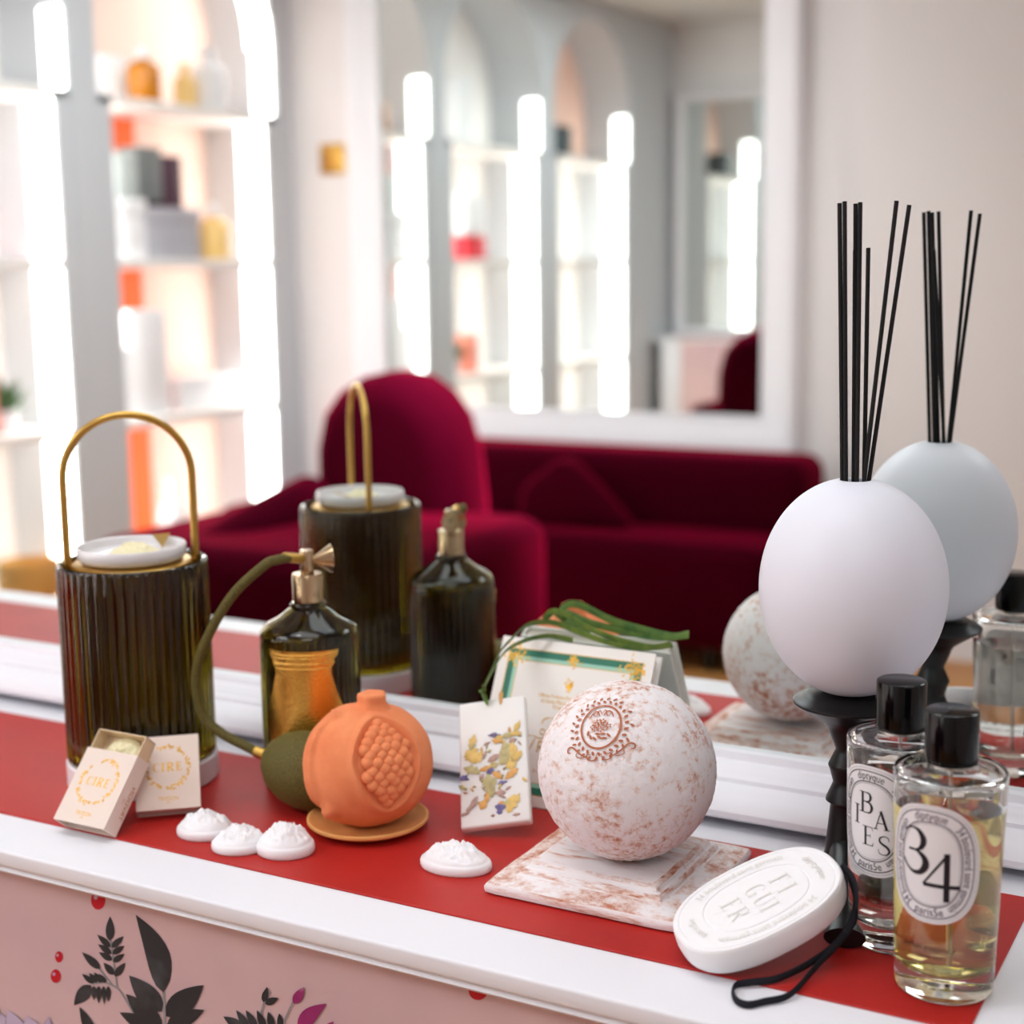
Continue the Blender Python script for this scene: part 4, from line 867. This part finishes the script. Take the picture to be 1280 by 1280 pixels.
b_ = spray('yellow room spray numbered 34 with black cap, at the front right', -.1685, -.2148, math.radians(-18), LIQ_YELLOW, .1040, INK_PLUM, thirtyfour)
for r_ in (a_, b_):
    for ch in r_.children_recursive:
        if ch.name.startswith('label_print'): spray_mats(ch)
# ================================================================== GOODS ON THE NICHE SHELVES
def gbox(label, px0, px1, py0, py1, x, m, lid=None, cat='box', depth=.12, z=None, group=None, name='gift_box'):
    a, b = mir(atx(px0, py1, x)), mir(atx(px1, py0, x)); y0, y1 = sorted((a.y, b.y)); zz = a.z if z is None else z; h = b.z-a.z
    t = thing(name, label, cat, (x-depth/2, (y0+y1)/2, zz), group=group); hy = (y1-y0)/2
    MB().rbox(-depth/2, depth/2, -hy, hy, 0, h*(.72 if lid else 1), .004, 2).build('box_body', m, t)
    if lid: MB().rbox(-depth/2-.003, depth/2+.003, -hy-.003, hy+.003, h*.7, h, .004, 2).build('lid', lid, t)
    return t
WB = mat('white_gift_box', (240, 238, 240), .5); GB = mat('grey_gift_box', (176, 174, 182), .5); SB = mat('slate_box', (112, 116, 116), .5); LG = mat('light_grey_box', (178, 184, 182), .5)
MAROON = mat('maroon_box', (72, 36, 56), .5); AMBER = mat('amber_bottle', (196, 120, 20), .2); YEL = mat('honey_jar', (244, 204, 130), .35); SCAR = mat('scarlet_box', (212, 36, 52), .5); LEAFG = mat('leaf_green', (70, 110, 60), .6); GREYD = mat('charcoal_box', (50, 60, 66), .5); BASK = mat('golden_basket', (206, 156, 84), .6, bump=(60, .6, .004, 2)); PINK = mat('coral_pink_box', (240, 140, 120), .5)
XN = XL-.06; Z1, Z2, Z3, Z4 = .955, .44, -.085, -.62
def up(py0, py1): return py0
gbox('white gift box on the second shelf, left of the grey one', 126, 181, 236, 311, XN, WB, WB, z=Z2, depth=.14)
gbox('grey gift box beside the white one on the second shelf', 183, 248, 246, 309, XN, GB, GB, z=Z2, depth=.14)
tz = mir(atx(150, 236, XN)).z-mir(atx(150, 311, XN)).z+Z2; tz2 = mir(atx(200, 246, XN)).z-mir(atx(200, 309, XN)).z+Z2
gbox('pale grey carton standing on the white gift box', 145, 171, 178, 236, XN-.02, LG, z=tz, depth=.08, name='carton')
gbox('slate grey carton between the pale and the maroon one', 172, 201, 180, 246, XN-.02, SB, z=max(tz, tz2), depth=.08, name='carton')
gbox('dark maroon carton standing on the grey gift box', 203, 226, 180, 246, XN-.02, MAROON, z=tz2, depth=.08, name='carton')
gbox('tall white carton on the third shelf', 168, 206, 372, 508, XN, WB, z=Z3, name='carton', depth=.1)
gbox('white carton in front of the orange strip, third shelf left', 134, 165, 415, 508, XN, WB, z=Z3, name='carton', depth=.1)
gbox('low white box on the third shelf near the light strip', 226, 300, 462, 508, XN-.05, WB, WB, z=Z3, depth=.12)
gbox('white carton standing on the top shelf under the arch', 125, 165, 10, 62, XN-.1, WB, z=Z1, name='carton', depth=.08)
def bottle(label, px, py0, py1, x, m, capm, z, r=.04, cat='bottle', name='bottle'):
    a, b = mir(atx(px, py1, x)), mir(atx(px, py0, x)); h = b.z-a.z
    t = thing(name, label, cat, (x, a.y, z))
    MB().lathe([(0, 0), (r*.94, 0), (r, .006), (r, h*.62), (r*.8, h*.7), (r*.35, h*.75), (r*.35, h*.8), (0, h*.8)], 32).build('glass_body', m, t)
    MB().lathe([(0, h*.78), (r*.42, h*.78), (r*.42, h), (0, h)], 24).build('stopper', capm, t)
    return t
bottle('amber bottle on the top shelf under the arch', 180, 35, 105, XN-.02, AMBER, WB, Z1, .055)
bottle('small honey coloured jar on the top shelf', 232, 60, 115, XN-.02, YEL, YEL, Z1, .04)
bottle('honey yellow jar on the second shelf by the light strip', 268, 235, 305, XN-.02, YEL, WB, Z2, .055)
bottle('round white jar on the top shelf by the light strip', 262, 30, 110, XN-.02, WB, WB, Z1, .06)
bottle('white jar on the lowest shelf beside the orange strip', 218, 580, 690, XN-.02, WB, WB, Z4, .05)
# middle niche (shown by the second mirror too)
def gb2(label, x, y, z, w_, d, h, m, lid=None, name='gift_box'):
    t = thing(name, label, 'box', (x, y, z)); hh = h*.35 if lid else h
    MB().rbox(-d/2, d/2, -w_/2, w_/2, 0, hh, .004, 2).build('box_body', m, t)
    if lid: MB().rbox(-d/2, d/2, -w_/2, w_/2, hh, h, .02, 3).build('lid', lid, t)
gb2('scarlet box with a white top in the middle niche', -3.62, -2.12, Z2, .2, .14, .3, SCAR, WB)
gb2('white carton on the top shelf of the middle niche', -3.62, -2.16, Z1, .13, .1, .3, WB, None, 'carton')
gb2('charcoal carton on the top shelf of the nearest niche', -3.62, -1.18, Z1, .18, .12, .16, GREYD, None, 'carton')
gb2('coral pink carton on the third shelf of the middle niche', -3.6, -2.16, Z3, .1, .1, .18, PINK, None, 'carton')
def plant(label, x, y, z, s_, sd):
    t = thing('potted_plant', label, 'plant', (x, y, z)); rnd = random.Random(sd)
    MB().lathe([(0, 0), (.04*s_, 0), (.055*s_, .09*s_), (.05*s_, .09*s_), (.045*s_, .075*s_), (0, .075*s_)], 24).build('pot', WB, t)
    lf = MB()
    for k in range(40):
        a, e = rnd.uniform(0, 2*PI), rnd.uniform(.2, 1.3); d = Vector((math.cos(a)*math.cos(e), math.sin(a)*math.cos(e), math.sin(e))); b0 = Vector((0, 0, .075*s_)); l = rnd.uniform(.1, .18)*s_; sd_ = d.cross(Vector((0, 0, 1))).normalized()*.022*s_
        lf.add([b0, b0+d*l*.5+sd_, b0+d*l, b0+d*l*.5-sd_], [(0, 1, 2, 3)])
    lf.build('leaves', LEAFG, t, 0, fix=False)
plant('leafy green plant in a white pot, third shelf of middle niche', -3.6, -2.28, Z3, .75, 1)
plant('leafy plant in a white pot on the lowest shelf', -3.56, -2.06, Z4, 1.2, 2)
t = thing('basket', 'round golden woven basket on the lowest shelf', 'basket', (-3.56, -2.30, Z4))
MB().lathe([(0, 0), (.08, 0), (.1, .05), (.095, .13), (.088, .13), (.09, .05), (.075, .01), (0, .01)], 40).build('bowl', BASK, t)
bpy.context.view_layer.update()
